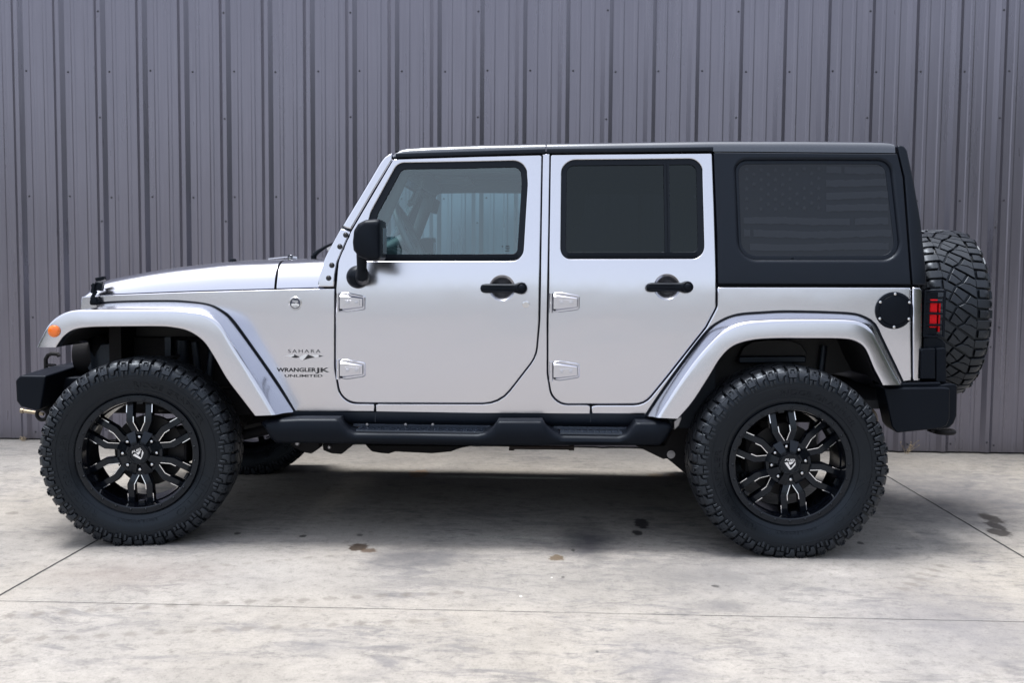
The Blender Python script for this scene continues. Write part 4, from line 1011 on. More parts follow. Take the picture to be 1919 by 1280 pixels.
# ------------------------------------------------------------------ hardtop
HT = [(1338, 284.5), (1678, 287.5), (1682, 288, 3), (1692.5, 333), (1707.5, 533.2), (1345.5, 531.8), (1344, 440), (1337.5, 284.5)]
QW_OUT = rnd([(1379, 300.5, 20), (1500, 300), (1668, 300.5, 24), (1688, 486, 30), (1540, 486), (1387, 486, 34)], 6)
QW = rnd([(1384.5, 306.5, 16), (1500, 306), (1660, 306.5, 20), (1680, 478.5, 24), (1540, 478.5), (1391, 478.5, 28)], 6)
ht = obj('hardtop_side', panel(xz(rnd(HT)), [xz(QW_OUT)], off=-.001, t=.03, r=.006, hr=.018, ht=.022, grid=.05), HARDTOP, car); mirror(ht)
def subp(n, mb, m, par, far=True, smooth=40, fix=True):
    o = link(n, mesh_from(n, mb, m, smooth, fix), par); return o
qs = subp('window_frame', panel(xz(grow(QW_OUT, 1)), [xz(QW)], off=.014, t=.02, r=.004, hr=.002, ht=.01, grid=.08), HARDTOP, ht)
QG = mat('quarter_glass_tint', (.006, .0095, .016), .06, 0, 0, .32)
mb = panel(xz(grow(QW, 2)), off=.017, t=.004, r=0, grid=.1); mq = mb
# distressed flag decal on the quarter window: stars and ragged stripes
FLAG = mat('flag_decal_film', (.0135, .018, .027), .28, 0, 0, .32)
rr = random.Random(5)
def dec(poly):
    q = [onS(p[0], p[1], S, .0165) for p in poly]; n = len(q); mb.add(q+[v+Vector((0, -.0006, 0)) for v in q], [tuple(range(n))[::-1], tuple(range(n, 2*n))]+[(i, i+n, (i+1) % n+n, (i+1) % n) for i in range(n)], 1)
for k in range(7):
    y0 = 311+k*24.2; y1 = y0+12.6; x0 = 1548 if k < 4 else 1391+k*.6; x1 = 1660+(k*2.4); top = []; bot = []
    x = x0
    while x < x1:
        wv = 1.6*math.sin((x-x0)/46+k); top.append((x, y0+wv+(rr.uniform(-1.4, 1.0) if rr.random() < .5 else 0))); bot.append((x, min(474, y1+wv+(rr.uniform(-1.2, 1.6) if rr.random() < .5 else 0)))); x += rr.uniform(4, 11)
    if y0 > 470: continue
    for i in range(len(top)-1):
        if rr.random() < .012: continue
        dec([top[i], top[i+1], bot[i+1], bot[i]])
for r_ in range(9):
    for c_ in range(6 if r_ % 2 == 0 else 5):
        cx, cy = 1399+c_*27+(13.5 if r_ % 2 else 0), 317+r_*9.2+1.2*math.sin(c_)
        if rr.random() < .1: continue
        dec([(cx+(5.4 if i % 2 == 0 else 2.2)*math.sin(math.pi*i/5), cy-(5.4 if i % 2 == 0 else 2.2)*math.cos(math.pi*i/5)) for i in range(10)])
qg = subp('quarter_window', mq, [QG, FLAG], ht, False, 30)
# rear corner pillar and back of the hardtop
def SR(x, z): return S(x, z)-.001+max(0, x-xr0(z))*.12+max(0, x-xr0(z)-.03)**2*6
_a, _b = onS(1682, 288), onS(1708, 534)
def xr0(z): return _a.x+(_b.x-_a.x)*(z-_a.z)/(_b.z-_a.z)
RC = [(1681.5, 270, 4), (1694, 273, 6), (1700, 280, 10), (1713.5, 343), (1726, 415), (1735, 500), (1737, 534.5), (1710.5, 534), (1695.5, 333), (1684.5, 287)]
o = obj('rear_pillar', panel(xz(rnd(RC), SR), surf=SR, t=.06, r=.008, grid=.03), HARDTOP, car); mirror(o)
# roof: front removable panels and the rear section
def roof(px0, px1, n, name, fr=False, mt=ROOFM, rear=False):
    gut = [(738, 293.5), (1022, 287), (1340, 283), (1680, 286)]; tpx = [(738, 288), (742, 283), (750, 279), (760, 277), (800, 274.5), (900, 271), (1022, 268.5), (1334, 263.8), (1500, 263.8), (1640, 265.2), (1668, 266.3), (1679, 269)]
    xs = [px0+(px1-px0)*i/n for i in range(n+1)]
    if fr: xs = [737.5, 740, 743, 748, 754, 762, 775]+[x for x in xs if x > 785]
    if rear: xs = xs[:-1]+[px1-14, px1-8, px1-4, px1-1]
    rings = []
    for xp in xs:
        g = onS(xp, interp(gut, xp)); wd = -g.y-.002; t = at(xp, interp(tpx, xp), -wd+.05); h = max(.004, t.z-g.z)
        half = [(wd, 0), (wd-.003, .30*h), (wd-.009, .60*h), (wd-.020, .82*h), (wd-.038, .95*h), (wd-.062, h), (wd-.13, h+.006), (wd*.5, h+.014), (0, h+.018)]
        rg = [(g.x, -y, g.z+z) for y, z in half]+[(g.x, y, g.z+z) for y, z in half[-2::-1]]
        rings.append([(g.x, -wd+.03, g.z-.002)]+rg+[(g.x, wd-.03, g.z-.002)])
    mb = MB(); mb.loft(rings)
    for rg in (rings[0], rings[-1]): mb.add(rg, [tuple(range(len(rg)))])
    return obj(name, mb, mt, car, smooth=50)
roof(738, 1021.8, 14, 'front_roof_panel', True); roof(1024.4, 1679, 24, 'rear_roof', rear=True)
# drip rail along the doors
mb = MB(); 
def rail(p0, p1, n=14, h=.020):
    q = [onS(p0[0]+(p1[0]-p0[0])*i/n, p0[1]+(p1[1]-p0[1])*i/n) for i in range(n+1)]
    mb.loft([[(p.x, S(p.x, p.z)+.02, p.z+h*.55), (p.x, S(p.x, p.z)-.007, p.z+h*.5), (p.x, S(p.x, p.z)-.010, p.z), (p.x, S(p.x, p.z)-.007, p.z-h*.4), (p.x, S(p.x, p.z)+.02, p.z-h*.5)] for p in q], caps=True)
rail((742, 292), (1022, 283)); rail((1024.5, 283), (1336, 279.5))
o = obj('drip_rail', mb, HARDTOP, car, smooth=50); mirror(o)
# tailgate and rear glass
xb = onS(1733, 620).x; zg = onS(1730, 537).z
mb = MB(); mb.box((xb-.03, 0, (zg+.68)/2), (.05, 1.46, zg-.68)); obj('tailgate', mb, PAINT, car, bevel=.02)
zt_ = onS(1690, 290).z; xt_ = onS(1697, 290).x
mb = MB(); mb.loft([[(xb-.02+(xt_-xb)*t-.004, y*(.70-.07*t), zg+.01+(zt_-zg)*t) for y in (-1, -.5, 0, .5, 1)] for t in (0, .25, .5, .75, 1)]); mb.loft([[(xb-.04+(xt_-xb)*t-.004, y*(.70-.07*t), zg+.01+(zt_-zg)*t) for y in (-1, -.5, 0, .5, 1)] for t in (0, .25, .5, .75, 1)])
obj('rear_window', mb, QG, car, smooth=60)
mb = MB(); mb.box(((xb+SPX)/2-.05, -.02, SPZ), (SPX-xb+.06, .28, .28)); mb.box((xb+.02, -.02, SPZ-.02), (.05, .6, .4)); mb.cyl((SPX-.10, -.02, SPZ), (SPX+.06, -.02, SPZ), .14, 32)
obj('spare_carrier', mb, BLACK, car, bevel=.015)

# fuel door
p = onS(1675, 581.7); rf = .0845; y = S(p.x, p.z); mb = MB()
mb.lathe([(.002, rf), (-.006, rf), (-.009, rf-.004), (-.0095, rf*.83), (-.0075, rf*.815), (-.0105, rf*.79), (-.0115, rf*.74), (-.0115, 0)], 64, c=(p.x, y, p.z)); mb.box((p.x-rf*.80, y-.011, p.z-.01), (.010, .005, .022))
fd_ = obj('fuel_door', mb, PLASTIC, car, smooth=35)
for i in range(6):
    a = math.pi*i/3; mb = MB(); mb.lathe([(-.008, .0066), (-.0115, .006), (-.013, .003), (-.013, 0)], 14, c=(p.x+rf*.89*math.sin(a), y, p.z+rf*.89*math.cos(a))); subp('fuel_door_screw', mb, CHROME, fd_)

# tail lamps with guards
x0, x1 = at(1730, 590, -.73).x, at(1764, 590, -.73).x; z0, z1 = at(1745, 630, -.73).z, at(1745, 545, -.73).z
mb = MB(); mb.box(((x0+x1)/2-.012, -.665, (z0+z1)/2), (x1-x0-.008, .13, z1-z0-.008)); tl = obj('tail_lamp', mb, PLASTIC, car, bevel=.006)
xr0_, xr1_ = at(1741.5, 590, -.735).x, at(1755.5, 590, -.735).x
for za, zb_ in ((561, 585.2), (589.6, 607), (611.5, 614)):
    a, b = at(1748, za, -.735).z, at(1748, zb_, -.735).z; mb = MB(); mb.box(((xr0_+xr1_)/2, -.735, (a+b)/2), (xr1_-xr0_, .012, a-b)); o = subp('lamp_lens', mb, RED, tl); bv = o.modifiers.new('bevel', 'BEVEL'); bv.width = .003; bv.segments = 2
mb = MB(); a, b = at(1761.5, 565, -.735).z, at(1761.5, 622, -.735).z; mb.box((x1-.010, -.72, (a+b)/2), (.007, .03, a-b)); subp('lamp_edge', mb, RED, tl)
mb = MB(); yg = -.752
for zz in (545.5, 566, 587.5, 609, 630): z = at(1747, zz, yg).z; mb.tube([(x0-.004, yg+.03, z), (x0-.004, yg, z), (x1+.006, yg, z), (x1+.006, yg+.10, z)], .0052, 8)
for xx in (x0-.002, x1+.004): mb.tube([(xx, yg, z0-.002), (xx, yg, z1+.002)], .0058, 8)
mb.box((x0+.010, yg+.012, (z0+z1)/2), (.026, .010, z1-z0)); 
g_ = subp('lamp_guard', mb, PLASTIC, tl)
# mirrored lamp for the far corner
tm = mirror(tl)
for c_ in [c for c in tl.children]: mirror(c_, tm)
# rear corner brackets below the lamp
mb = MB()
def poly_at(pts, Y): return [(at(a, b, Y).x, at(a, b, Y).z) for a, b in pts]
mb.prism(poly_at([(1731, 632), (1757, 632), (1766, 636), (1773, 645), (1773, 656), (1730, 656)], -.74), -.74, -.60)
mb.prism(poly_at([(1726.5, 657), (1730, 653.5), (1752, 652.5), (1753.5, 655), (1753.5, 711), (1726, 711)], -.785), -.785, -.60); mb.prism(poly_at([(1754.5, 653), (1770, 651.5), (1774, 655), (1774, 718), (1754.5, 716)], -.775), -.775, -.58)
o = obj('corner_guard', mb, PLASTIC, car, bevel=.006, seg=3); mirror(o)

# rear bumper
mb = MB(); RBp = [(1657, 728.5), (1763, 726.5), (1772, 727), (1781, 728), (1780, 785), (1775, 798), (1764, 803.5), (1681, 812), (1672, 800)]
mb.prism(poly_at(RBp, -.845), -.845, -.70, off1=(.0, .006)); b1 = poly_at([(1757, 722), (1779, 719.5), (1790, 719.5), (1794.5, 724), (1793.5, 780), (1788, 794), (1780, 802), (1757, 806)], -.80)
mb.prism(b1, -.80, .80)
mb.prism(poly_at(RBp, -.845), .845, .70, off1=(.0, .006))
mb.prism(poly_at([(1660, 719), (1764, 716), (1764, 724), (1660, 727)], -.80), -.80, -.60)
obj('rear_bumper', mb, PLASTIC, car, bevel=.012, seg=3)
mb = MB(); a = at(1747, 807, -.62); b = at(1768, 808.5, -.62); mb.box((a.x+.01, a.y, a.z), (.05, .05, .012)); mb.tube([b+Vector((.045*math.cos(t), .05*math.sin(t), 0)) for t in [2*math.pi*i/24 for i in range(24)]], .011, 10, closed=True)
obj('tow_hook', mb, BLACK, car)

# front bumper: stubby steel ends, centre, hooks
FBp = poly_at([(28, 713), (37, 704), (86, 704.5), (76, 768), (68, 770.5), (38, 763), (30, 752)], -.80)
mb = MB(); mb.prism(FBp, -.80, -.52, off1=(.015, .022)); mb.prism([(x, z) for x, z in FBp], .80, .52, off1=(.015, .022))
FB2 = [(x+.015, z+.022) for x, z in FBp]; mb.prism(FB2, -.52, .52)
mb.prism([(FBp[1][0]+.05, FBp[1][1]-.03), (FBp[2][0]+.13, FBp[2][1]-.02), (FBp[2][0]+.13, FBp[2][1]-.06), (FBp[2][0]-.02, FBp[2][1]-.09)], -.62, .62)
obj('front_bumper', mb, PLASTIC, car, bevel=.010, seg=3)
mb = MB(); a = at(86, 684, -.42); mb.tube([a+Vector((0, 0, -.03)), a+Vector((0, 0, .03)), a+Vector((.012, 0, .05)), a+Vector((.03, 0, .058)), a+Vector((.062, 0, .056)), a+Vector((.07, 0, .045))], .0105, 10); mb.tube([a+Vector((.0, 0, .0)), a+Vector((.05, 0, -.002))], .008, 8)
o = obj('tow_hook', mb, BLACK, car); mirror(o)
mb = MB(); a = at(79, 777, -.70); mb.tube([a+Vector((.026*math.cos(t), 0, .026*math.sin(t))) for t in [2*math.pi*i/20 for i in range(20)]], .009, 10, closed=True); mb.tube([a+Vector((.02, 0, .02)), a+Vector((.09, .03, .05))], .014, 8)
o = obj('recovery_ring', mb, BLACK, car); mirror(o)
mb = MB(); a, b = at(39, 769.5, -.66), at(82, 776, -.66); mb.tube([a, b], .0085, 12); mb.tube([a, a.lerp(b, .12)], .012, 12)
obj('hitch_pin', mb, mat('zinc_pin', (.30, .25, .18), .45, .6), car)

# grille and headlamps (seen from the front corner)
gx = onS(156, 565, SF).x; gt = onS(156, 560, SF).z; gb = at(130, 690, -.55).z
mb = MB(); n = 7; wg = .60; zc0, zc1 = gt-.06, gb+.13
ys = [-wg, -.34]; 
for i in range(7): c_ = -.27+.09*i; ys += [c_-.022, c_+.022]
ys += [.34, wg]
gxs = lambda z: gx-.012+(gt-z)*.06
for i in range(len(ys)-1):
    slot = i >= 2 and i % 2 == 0 and i < 16
    for za, zb_ in (((gt, zc0), (zc1, gb)) if slot else ((gt, zc0), (zc0, zc1), (zc1, gb))):
        mb.loft([[(gxs(z), ys[i], z), (gxs(z), ys[i+1], z)] for z in (za, zb_)])
mb.loft([[(gx-.01, -wg, gt), (gx-.01, wg, gt)], [(gx+.06, -wg+.0, gt+.005), (gx+.06, wg, gt+.005)]])
for sg in (-1, 1): mb.loft([[(gxs(gt), sg*wg, gt), (gxs(gb), sg*wg, gt-.10)], [(gx+.08, sg*(wg+.03), gt), (gx+.08, sg*(wg+.03), gt-.10)]])
obj('grille', mb, PAINT, car, smooth=30)
mb = MB(); mb.box((gx+.12, 0, (gt+gb)/2), (.06, 1.16, gt-gb)); obj('radiator', mb, BLACK, car)
for sg in (-1, 1):
    mb = MB(); mb.lathe([(-.004, .098), (-.012, .096), (-.012, .088)], 40, ax='x', c=(gx, sg*.46, (zc0+zc1)/2+.02)); hl_ = obj('headlamp', mb, CHROME, car)
    mb = MB(); mb.lathe([(-.004, .09), (-.016, .07), (-.024, .035), (-.026, 0)], 40, ax='x', c=(gx-.004, sg*.46, (zc0+zc1)/2+.02)); subp('lamp_lens', mb, CHROME, hl_)

# ------------------------------------------------------------------ step bars
mb = MB(); YS = -.90
top = [(490, 792), (520, 787.5), (560, 785.5), (634, 785.5), (643, 798), (652, 807), (664, 811.5), (895, 814.5), (910, 811), (922, 803), (933, 789.5), (1016, 789.5), (1026, 801), (1038, 811), (1052, 817), (1160, 818.5), (1174, 814), (1184, 803), (1192, 792), (1250, 792), (1261, 800)]
botz = lambda xp: interp([(490, 793), (512, 830), (900, 835.5), (1241, 835), (1261, 801)], xp)
xs = sorted(set([p[0] for p in top]+[490+i*9 for i in range(86)]+[1261]))
rows = []
for xp in xs:
    ty = interp(top, xp); t = at(xp, ty, YS); b = at(xp, max(ty+1.5, botz(xp)), YS+.015); zin = t.z+.006
    h = t.z-b.z; low = max(0, min(1, (ty-789)/22)) if 640 < xp < 1190 else 0
    yi = -.79 if low < .1 else -.862
    rows.append([(t.x, -.77, zin-.03*(1-low)-low*.0+.0), (t.x, yi+.012*0, zin-.004), (t.x, YS+.024, t.z+.003), (t.x, YS+.008, t.z-.004), (t.x, YS, t.z-.014), (t.x, YS-.004, t.z-h*.55), (b.x, YS+.004, b.z+.012), (b.x, YS+.02, b.z), (b.x, -.72, b.z+.01)])
mb.loft(rows)
for rg in (rows[0], rows[-1]): mb.add(rg, [tuple(range(len(rg)))])
sb = obj('step_bar', mb, PLASTIC, car, smooth=50); sbm = mirror(sb)
def tread(px0, px1, py, n, diamond):
    mb = MB(); a, b = at(px0, py, -.87), at(px1, py, -.87); z = a.z-.004
    mb.box(((a.x+b.x)/2, -.83, z-.004+.006), (b.x-a.x, .10, .008)); mb.box(((a.x+b.x)/2, -.785, z+.014), (b.x-a.x+.06, .012, .012))
    for i in range(n):
        x = a.x+(b.x-a.x)*(i+.5)/n
        if diamond:
            for j, yy in enumerate((-.868, -.842, -.816)): mb.box((x+(.012 if j % 2 else 0), yy, z+.008), (.020, .007, .006), Matrix.Rotation(R(42 if (i+j) % 2 else -42), 3, 'Z'))
        else: mb.box((x, -.845, z+.010), (.006, .06, .012))
    o = subp('step_tread', mb, PAD, sb, smooth=0); mirror(o, sbm)
tread(668, 905, 806, 26, True); tread(1050, 1166, 811, 10, False)
for xp in (688, 760, 811): mb = MB(); q = at(xp, 796, -.80); mb.lathe([(0, .007), (-.004, .006), (-.005, 0)], 10, c=(q.x, -.80, q.z)); subp('step_bolt', mb, STEEL, sb)

# ------------------------------------------------------------------ door mirror
mb = MB(); Y0, Y1 = -1.06, -.895
hs = [(664.5, 455), (667, 432), (675, 419), (688, 412.5), (709, 411), (716.5, 412.5), (716.5, 484), (712, 489), (698, 490), (675, 481), (666, 470)]
mo = poly_at(hs, -1.0); cxm = sum(p[0] for p in mo)/len(mo); czm = sum(p[1] for p in mo)/len(mo)
mo = poly_at([tuple(p) for p in rnd([(a, b, 7) for a, b in hs], 4)], -1.0)
sc = lambda k: [(cxm+.02+(x-cxm-.02)*k, czm+(z-czm)*k) for x, z in mo]
mb.loft([[(x, Y, z) for x, z in sc(k)] for Y, k in ((Y0-.012, .72), (Y0-.008, .86), (Y0+.004, .96), (Y0+.03, 1.0), (-.94, 1.0), (Y1, .97), (Y1+.012, .90))], closed=True, caps=True)
dm = obj('door_mirror', mb, PLASTIC, car, smooth=45)
mb = MB(); a = at(678, 478, -.92); b = at(678, 508, -.90); c = onS(671, 519)
mb.loft([[(p.x+rx*math.cos(t), p.y+ry*math.sin(t), p.z) for t in [2*math.pi*i/24 for i in range(24)]] for p, rx, ry in ((a+Vector((0, 0, .02)), .024, .03), (a, .024, .028), (b+Vector((0, 0, .012)), .022, .026), (b, .024, .026))], closed=True, caps=True)
mb.lathe([(.0, .053), (-.012, .053), (-.026, .050), (-.042, .042), (-.055, .028), (-.060, .0)], 36, c=(c.x, c.y, c.z)); e = onS(677, 518, S, -.065); mb.tube([b+Vector((0, 0, .01)), b+Vector((0, .005, -.02)), Vector((e.x, e.y+.02, e.z-.01)), Vector((e.x-.01, e.y+.05, e.z-.012))], [.025, .030, .030, .026], 16)
ms = subp('mirror_arm', mb, PLASTIC, dm, smooth=50)
mb = MB(); r0 = [(x, z) for x, z in sc(.86)]; xg = max(x for x, z in mo)+.0008
zs_ = [z for x, z in mo]; mb.box((xg, -.945, (min(zs_)+max(zs_))/2), (.0016, .105, (max(zs_)-min(zs_))*.62)); mg = subp('mirror_glass', mb, MIRG, dm, smooth=0)
mm = mirror(dm); [mirror(q, mm) for q in (ms, mg)]

# ------------------------------------------------------------------ badges and lettering on the fender
def sfp(u, v, d): q = onS(u, -v, SF); return Vector((q.x, q.y-.0002-d, q.z))
def letters(txt, x0, y0, x1, y1, m, name='lettering', **k):
    mb = text_mesh(txt, x0, -y1, x1, -y0, sfp, .0012, **k); return obj(name, mb, m, car, smooth=0)
letters('SAHARA', 540, 654.8, 600.5, 661.3, DECAL, spacing=1.35, bold=-.004)
letters('WRANGLER', 518.5, 689.3, 592.5, 697, DECAL, bold=.03); letters('JK', 591, 689.3, 617.5, 700.3, DECAL, bold=.03); letters('UNLIMITED', 533.5, 702, 604.5, 706.8, DECAL, bold=.016)
def decal(polys, m, name, par=car, d0=.0):
    mb = MB()
    for pl in polys:
        q = [sfp(a, -b, d0) for a, b in pl]; n = len(q); mb.add(q+[v+Vector((0, -.0010, 0)) for v in q], [tuple(range(n))[::-1], tuple(range(n, 2*n))]+[(i, i+n, (i+1) % n+n, (i+1) % n) for i in range(n)])
    return link(name, mesh_from(name, mb, m, 0), par)
decal([[(533, 667.5), (551, 664), (551.5, 666.5), (546, 669.5), (541, 668)], [(561.5, 668.5), (572, 664), (577, 664.5), (571, 671.5), (566.5, 675), (562, 672)], [(586, 665.5), (596, 665), (598.5, 667.5), (592, 670), (588, 668)]], WHITE, 'dune_emblem')
decal([[(551.5, 664), (556, 666.5), (562, 668.8), (555, 671), (545.5, 669.6), (551.5, 666.8)], [(577.5, 664.5), (583, 667), (590, 670), (581, 671.5), (567.5, 675), (572, 671.2)], [(597, 665.5), (606.5, 667.6), (598, 669.2)]], DECAL, 'dune_emblem')
p = onS(553.7, 568.4, SF); mb = MB(); mb.lathe([(.001, .031), (-.003, .031), (-.005, .029), (-.005, .0255), (-.0035, .0245), (-.0035, 0)], 40, c=(p.x, p.y, p.z)); bd = obj('round_badge', mb, CHROME, car, smooth=40)
mb = MB(); mb.lathe([(-.0036, .0244), (-.0042, .0240), (-.0042, 0)], 40, c=(p.x, p.y, p.z)); subp('badge_face', mb, mat('badge_dark', (.05, .06, .09), .35), bd)
def bp(u, v, d): return Vector((p.x+u, p.y-.0044-d, p.z+v))
mb = text_mesh('TRAIL', -.015, .004, .015, .014, bp, .0008, bold=.02); text_mesh('RATED', -.013, -.017, .013, -.012, bp, .0018, bold=.01, mb=MB())
q = [bp(u, v, 0) for u, v in ((-.020, -.004), (-.010, .001), (-.004, -.002), (.003, .003), (.010, -.001), (.020, -.005), (.017, -.013), (.009, -.019), (0, -.021), (-.009, -.019), (-.017, -.013))]; n = len(q)
mb.add(q+[v+Vector((0, -.0006, 0)) for v in q], [tuple(range(n)), tuple(range(n, 2*n))]); subp('badge_mark', mb, WHITE, bd, smooth=0)
mb = text_mesh('RATED', -.012, -.0165, .012, -.0115, lambda u, v, d: bp(u, v, d+.0006), .0006, bold=.01); subp('badge_lettering', mb, DECAL, bd, smooth=0)
# small maker marks etched in the corner of the front door glass
q = onS(955, 468); mb = MB()
for i, (u, w_) in enumerate(((0, .016), (.0, .022), (.004, .014), (-.004, .02))): mb.box((q.x+u*.3-.01, S(q.x, q.z)+.0118, q.z+.018-.008*i), (w_, .0006, .0028))
mb.box((q.x-.034, S(q.x, q.z)+.0118, q.z+.016), (.005, .0006, .005)); subp('glass_etching', mb, DECAL, fdoor, smooth=0)

# ------------------------------------------------------------------ cabin
zs = onS(900, 485).z; xd = onS(690, 470).x; xf = onS(1338, 400).x
mb = MB(); mb.box(((xfd+xb)/2, 0, .66), (xb-xfd, 1.40, .04)); mb.box((xfd-.02, 0, .95), (.04, 1.42, .62)); mb.box(((xfd+xb)/2, 0, 1.80), (.1, .1, .01)); obj('cabin_floor', mb, LINER, car)
mb = MB(); zr = onS(1000, 292).z-.01
mb.loft([[(x, y, zr+.02+.02*(1-abs(y)/.62)) for y in (-.62, -.3, 0, .3, .62)] for x in (onS(745, 300).x, xb-.06)]); obj('headliner', mb, mat('headliner_grey', (.07, .075, .085), .85), car, smooth=0, fix=False)
mb = MB(); prof = [(xd-.10, .70), (xd-.14, zs-.03), (xd-.02, zs+.045), (xd+.10, zs+.055), (xd+.17, zs+.02), (xd+.19, zs-.10), (xd+.10, .72)]
mb.prism(prof, -.68, .68); obj('dashboard', mb, LINER, car, bevel=.02)
mb = MB(); cw = Vector((at(772, 452, -.38).x, -.38, at(772, 452, -.38).z)); M = Matrix(((0, -.42, .9), (1, 0, 0), (0, .9, .42)))
mb.tube([cw+M @ Vector((.19*math.cos(t), .19*math.sin(t), 0)) for t in [2*math.pi*i/40 for i in range(40)]], .017, 12, closed=True); mb.tube([cw, cw+M @ Vector((0, 0, -.3))], [.06, .04], 14)
for t in (0, math.pi, -math.pi/2): mb.tube([cw-M @ Vector((0, 0, .03)), cw+M @ Vector((.18*math.cos(t), .18*math.sin(t), 0))], .014, 8)
obj('steering_wheel', mb, mat('wheel_leather', (.035, .04, .05), .5), car)
def seat(x, y):
    mb = MB(); r = lambda ps, w_: mb.prism(ps, y-w_, y+w_)
    r([(x-.42, .80), (x-.42, .94), (x+.05, .90), (x+.05, .78)], .25); r([(x-.02, .86), (x+.10, .86), (x+.24, 1.46), (x+.14, 1.47)], .24); r([(x+.19, 1.50), (x+.26, 1.50), (x+.29, 1.68), (x+.21, 1.69)], .13)
    mb.cyl((x+.2, y-.05, 1.44), (x+.22, y-.05, 1.54), .008); mb.cyl((x+.2, y+.05, 1.44), (x+.22, y+.05, 1.54), .008)
    obj('seat', mb, LINER, car, bevel=.03, seg=3)
for y in (-.36, .36): seat(onS(985, 500).x, y); seat(onS(1265, 500).x, y)
mb = MB()                                    # padded sport bar
for sg in (-1, 1):
    xa, xm = onS(745, 315).x, onS(1023, 300).x
    mb.tube([(xd-.02, sg*.66, zs+.02), (xa+.01, sg*.57, zr-.05), (xa+.06, sg*.555, zr-.02), (xm, sg*.55, zr-.02), (xrq+.1, sg*.55, zr-.03), (xb-.35, sg*.60, 1.05)], [.03, .036, .040, .042, .042, .035], 12)
    mb.tube([(xm+.02, sg*.55, zr-.02), (xm+.03, sg*.66, zs-.2), (xm+.03, sg*.68, .70)], .038, 12)
mb.tube([(xm+.02, -.55, zr-.02), (xm+.02, .55, zr-.02)], .040, 12); mb.tube([(xrq+.1, -.55, zr-.03), (xrq+.1, .55, zr-.03)], .040, 12); mb.tube([(xa+.03, -.56, zr-.03), (xa+.03, .56, zr-.03)], .045, 12)
obj('sport_bar', mb, LINER, car, smooth=60)
mb = MB(); q = at(812, 385, 0.02); mb.box(q, (.03, .25, .075), Matrix.Rotation(R(14), 3, 'Y')); mb.tube([q, q+Vector((-.10, 0, .11))], .012, 8); obj('rear_view_mirror', mb, LINER, car, bevel=.01)
for sg in (-1, 1):                           # grab handle and speaker on the pillar, sun visor
    mb = MB(); a = at(770, 352, sg*.60); mb.tube([a+Vector((-.01, 0, -.08)), a+Vector((.01, -.03*sg, -.07)), a+Vector((.05, -.03*sg, .03)), a+Vector((.05, 0, .05))], .010, 10); obj('grab_handle', mb, LINER, car, smooth=60)
    mb = MB(); mb.box((onS(790, 320).x+.06, sg*.30, zr-.012), (.20, .36, .016), Matrix.Rotation(R(3), 3, 'Y')); obj('sun_visor', mb, mat('visor_grey', (.10, .105, .11), .8), car, bevel=.006)

# ------------------------------------------------------------------ chassis
mb = MB()
for sg in (-1, 1):
    mb.box((1.45, sg*.42, .60), (4.0, .07, .13)); mb.box((.02, sg*.40, .80), (.9, .06, .25))
for x in (-.62, .75, 1.55, 2.35, 3.3): mb.box((x, 0, .60), (.08, .84, .08))
obj('frame_rails', mb, BLACK, car, bevel=.01)
for x, dy in ((0, .25), (WB, 0)):
    mb = MB(); mb.tube([(x, -.78, RA), (x, .78, RA)], .045, 16); mb.lathe([(-.11, .06), (-.08, .115), (0, .13), (.08, .115), (.11, .06)], 20, c=(x, dy, RA)); mb.tube([(x, dy, RA), (x+(.15 if x == 0 else -.15), dy, RA+.03)], [.09, .045], 14)
    obj('axle', mb, BLACK, car)
    for sg in (-1, 1):
        mb = MB(); xs_ = x+(-.02 if x == 0 else .05); mb.tube([(xs_+.065*math.cos(t*2*math.pi), sg*.47+.065*math.sin(t*2*math.pi), RA+.06+.052*t) for t in [i/16 for i in range(16*7)]], .0075, 6); obj('coil_spring', mb, BLACK, car, smooth=60)
        mb = MB(); xs_ = x+(.13 if x == 0 else .20); mb.tube([(xs_, sg*.52, RA-.02), (xs_+.03, sg*.50, RA+.20)], .026, 12); mb.tube([(xs_+.03, sg*.50, RA+.20), (xs_+.06, sg*.48, RA+.50)], .018, 12); obj('shock_absorber', mb, TRIM, car, smooth=60)
        mb = MB(); d = 1 if x == 0 else -1; mb.tube([(x+.02*d, sg*.44, RA-.06), (x+.75*d, sg*.42, .53)], .026, 12); mb.tube([(x, sg*.30, RA+.10), (x+.6*d, sg*.36, .62)], .022, 10); obj('control_arm', mb, BLACK, car, smooth=60)
# arm brackets, skid plates and pipes seen below the step bar
mb = MB(); mb.prism(poly_at([(545, 826), (552, 838), (575, 847), (586, 849), (602, 838), (600, 826)], -.42), -.45, -.38); mb.prism(poly_at([(607, 830), (609, 842), (625, 848), (643, 849), (662, 834), (662, 826)], -.36), -.40, -.32); obj('arm_bracket', mb, BLACK, car, bevel=.006)
for px, r_ in ((558, .014), (618, .011)):
    mb = MB(); q = at(px, 831 if px < 600 else 838, -.455); mb.lathe([(0, r_), (-.010, r_*.95), (-.014, r_*.6), (-.014, 0)], 6, c=tuple(q)); obj('frame_bolt', mb, STEEL, car)
mb = MB(); mb.prism(poly_at([(686, 832), (698, 845), (716, 848), (730, 849), (742, 845), (770, 846.5), (810, 848.5), (846, 845), (862, 839), (885, 834)], -.15), -.18, .30); obj('skid_plate', mb, BLACK, car, bevel=.008)
mb = MB(); mb.tube([at(958, 838.5, -.1), at(1075, 839.5, -.1)], .011, 10); [mb.lathe([(-.014, .017), (.014, .017)], 12, ax='x', c=tuple(at(p_, 838.8, -.1))) for p_ in (959, 1071)]; obj('exhaust_pipe', mb, mat('rusty_pipe', (.05, .04, .038), .6, .5), car, smooth=60)
mb = MB(); mb.prism(poly_at([(1190, 834), (1243, 860), (1249, 858), (1300, 900), (1330, 900), (1330, 790), (1270, 780), (1262, 800), (1245, 834)], -.48), -.50, -.42); obj('arm_bracket', mb, BLACK, car, bevel=.006)
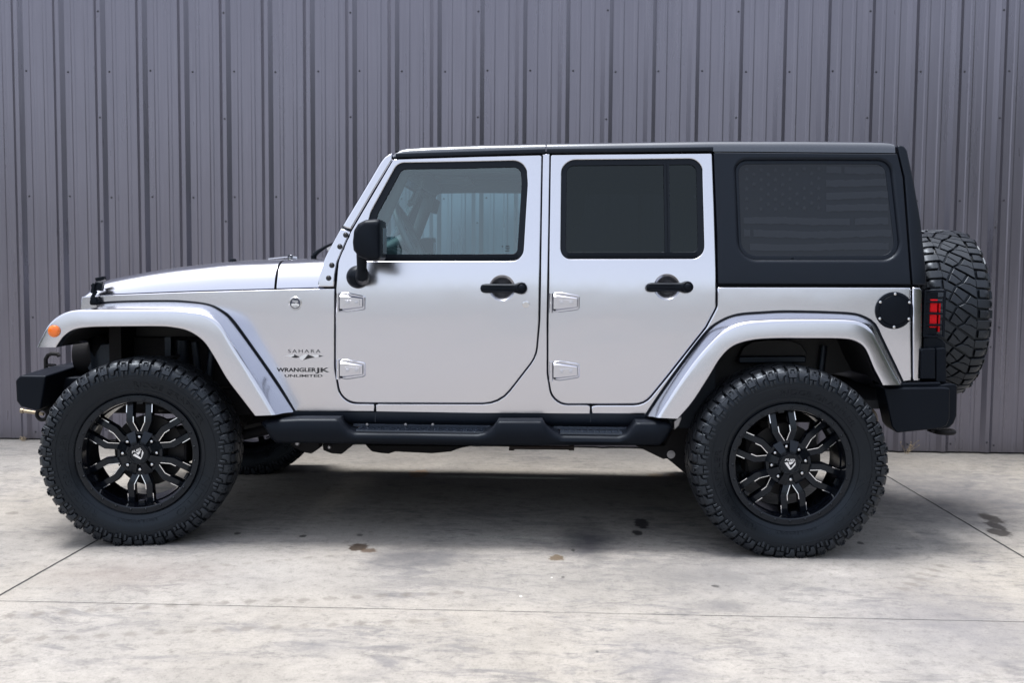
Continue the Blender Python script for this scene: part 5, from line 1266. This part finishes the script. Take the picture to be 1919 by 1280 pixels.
q = at(1257.5, 852, -.51); mb = MB(); mb.lathe([(0, .020), (-.003, .020), (-.003, .013), (-.014, .0125), (-.014, 0)], 18, c=tuple(q)); obj('pivot_bolt', mb, STEEL, car)
mb = MB(); q = at(1272, 786, -.80); mb.prism(poly_at([(1262, 790), (1270, 783), (1277, 779), (1277, 785), (1272, 798), (1263, 806)], -.76), -.77, -.75); obj('step_bracket', mb, STEEL, car, bevel=.004)
# shackle cover seen in the rear wheel house, bump stops, muffler tip
mb = MB(); mb.prism(poly_at([(1384, 668), (1510, 667), (1510, 680), (1384, 681)], -.55), -.56, -.48); obj('shield_plate', mb, TRIM, car, bevel=.008)
mb = MB(); mb.prism(poly_at([(1384, 667), (1392, 650), (1410, 639), (1440, 636), (1480, 637), (1500, 645), (1510, 660), (1510, 667)], -.50), -.52, -.47); obj('shield_plate', mb, WELL, car, bevel=.006)
mb = MB(); a, b = at(1640, 796, -.35), at(1664, 806, -.30); c_ = Vector((a.x, -.30, at(1650, 802, -.30).z)); mb.lathe([(-.22, .0), (-.22, .07), (-.2, .085), (.2, .085), (.22, .07), (.22, 0)], 28, c=(c_.x-.02, 0, c_.z+.02)); obj('muffler', mb, mat('muffler_steel', (.42, .37, .32), .5, .6), car, smooth=40)
# inside the front wheel house: lamp bucket, bracket, inner panel
mb = MB(); q = at(160, 672, -.50); mb.lathe([(-.02, .10), (.10, .10), (.16, .05), (.16, 0)], 28, ax='x', c=(q.x-.02, -.46, q.z+.02)); o = obj('lamp_bucket', mb, BLACK, car); mirror(o)
mb = MB(); mb.prism(poly_at([(165, 690), (190, 645), (210, 643), (213, 650), (208, 690), (170, 696)], -.55), -.56, -.50); o = obj('bumper_bracket', mb, TRIM, car, bevel=.005); mirror(o)
mb = MB(); mb.tube([at(365, 640, -.52), at(372, 700, -.50)], .018, 10); mb.tube([at(342, 636, -.50), at(345, 700, -.47)], .03, 10); mb.box(at(318, 650, -.48), (.03, .05, .10)); obj('brake_line', mb, TRIM, car, smooth=50)
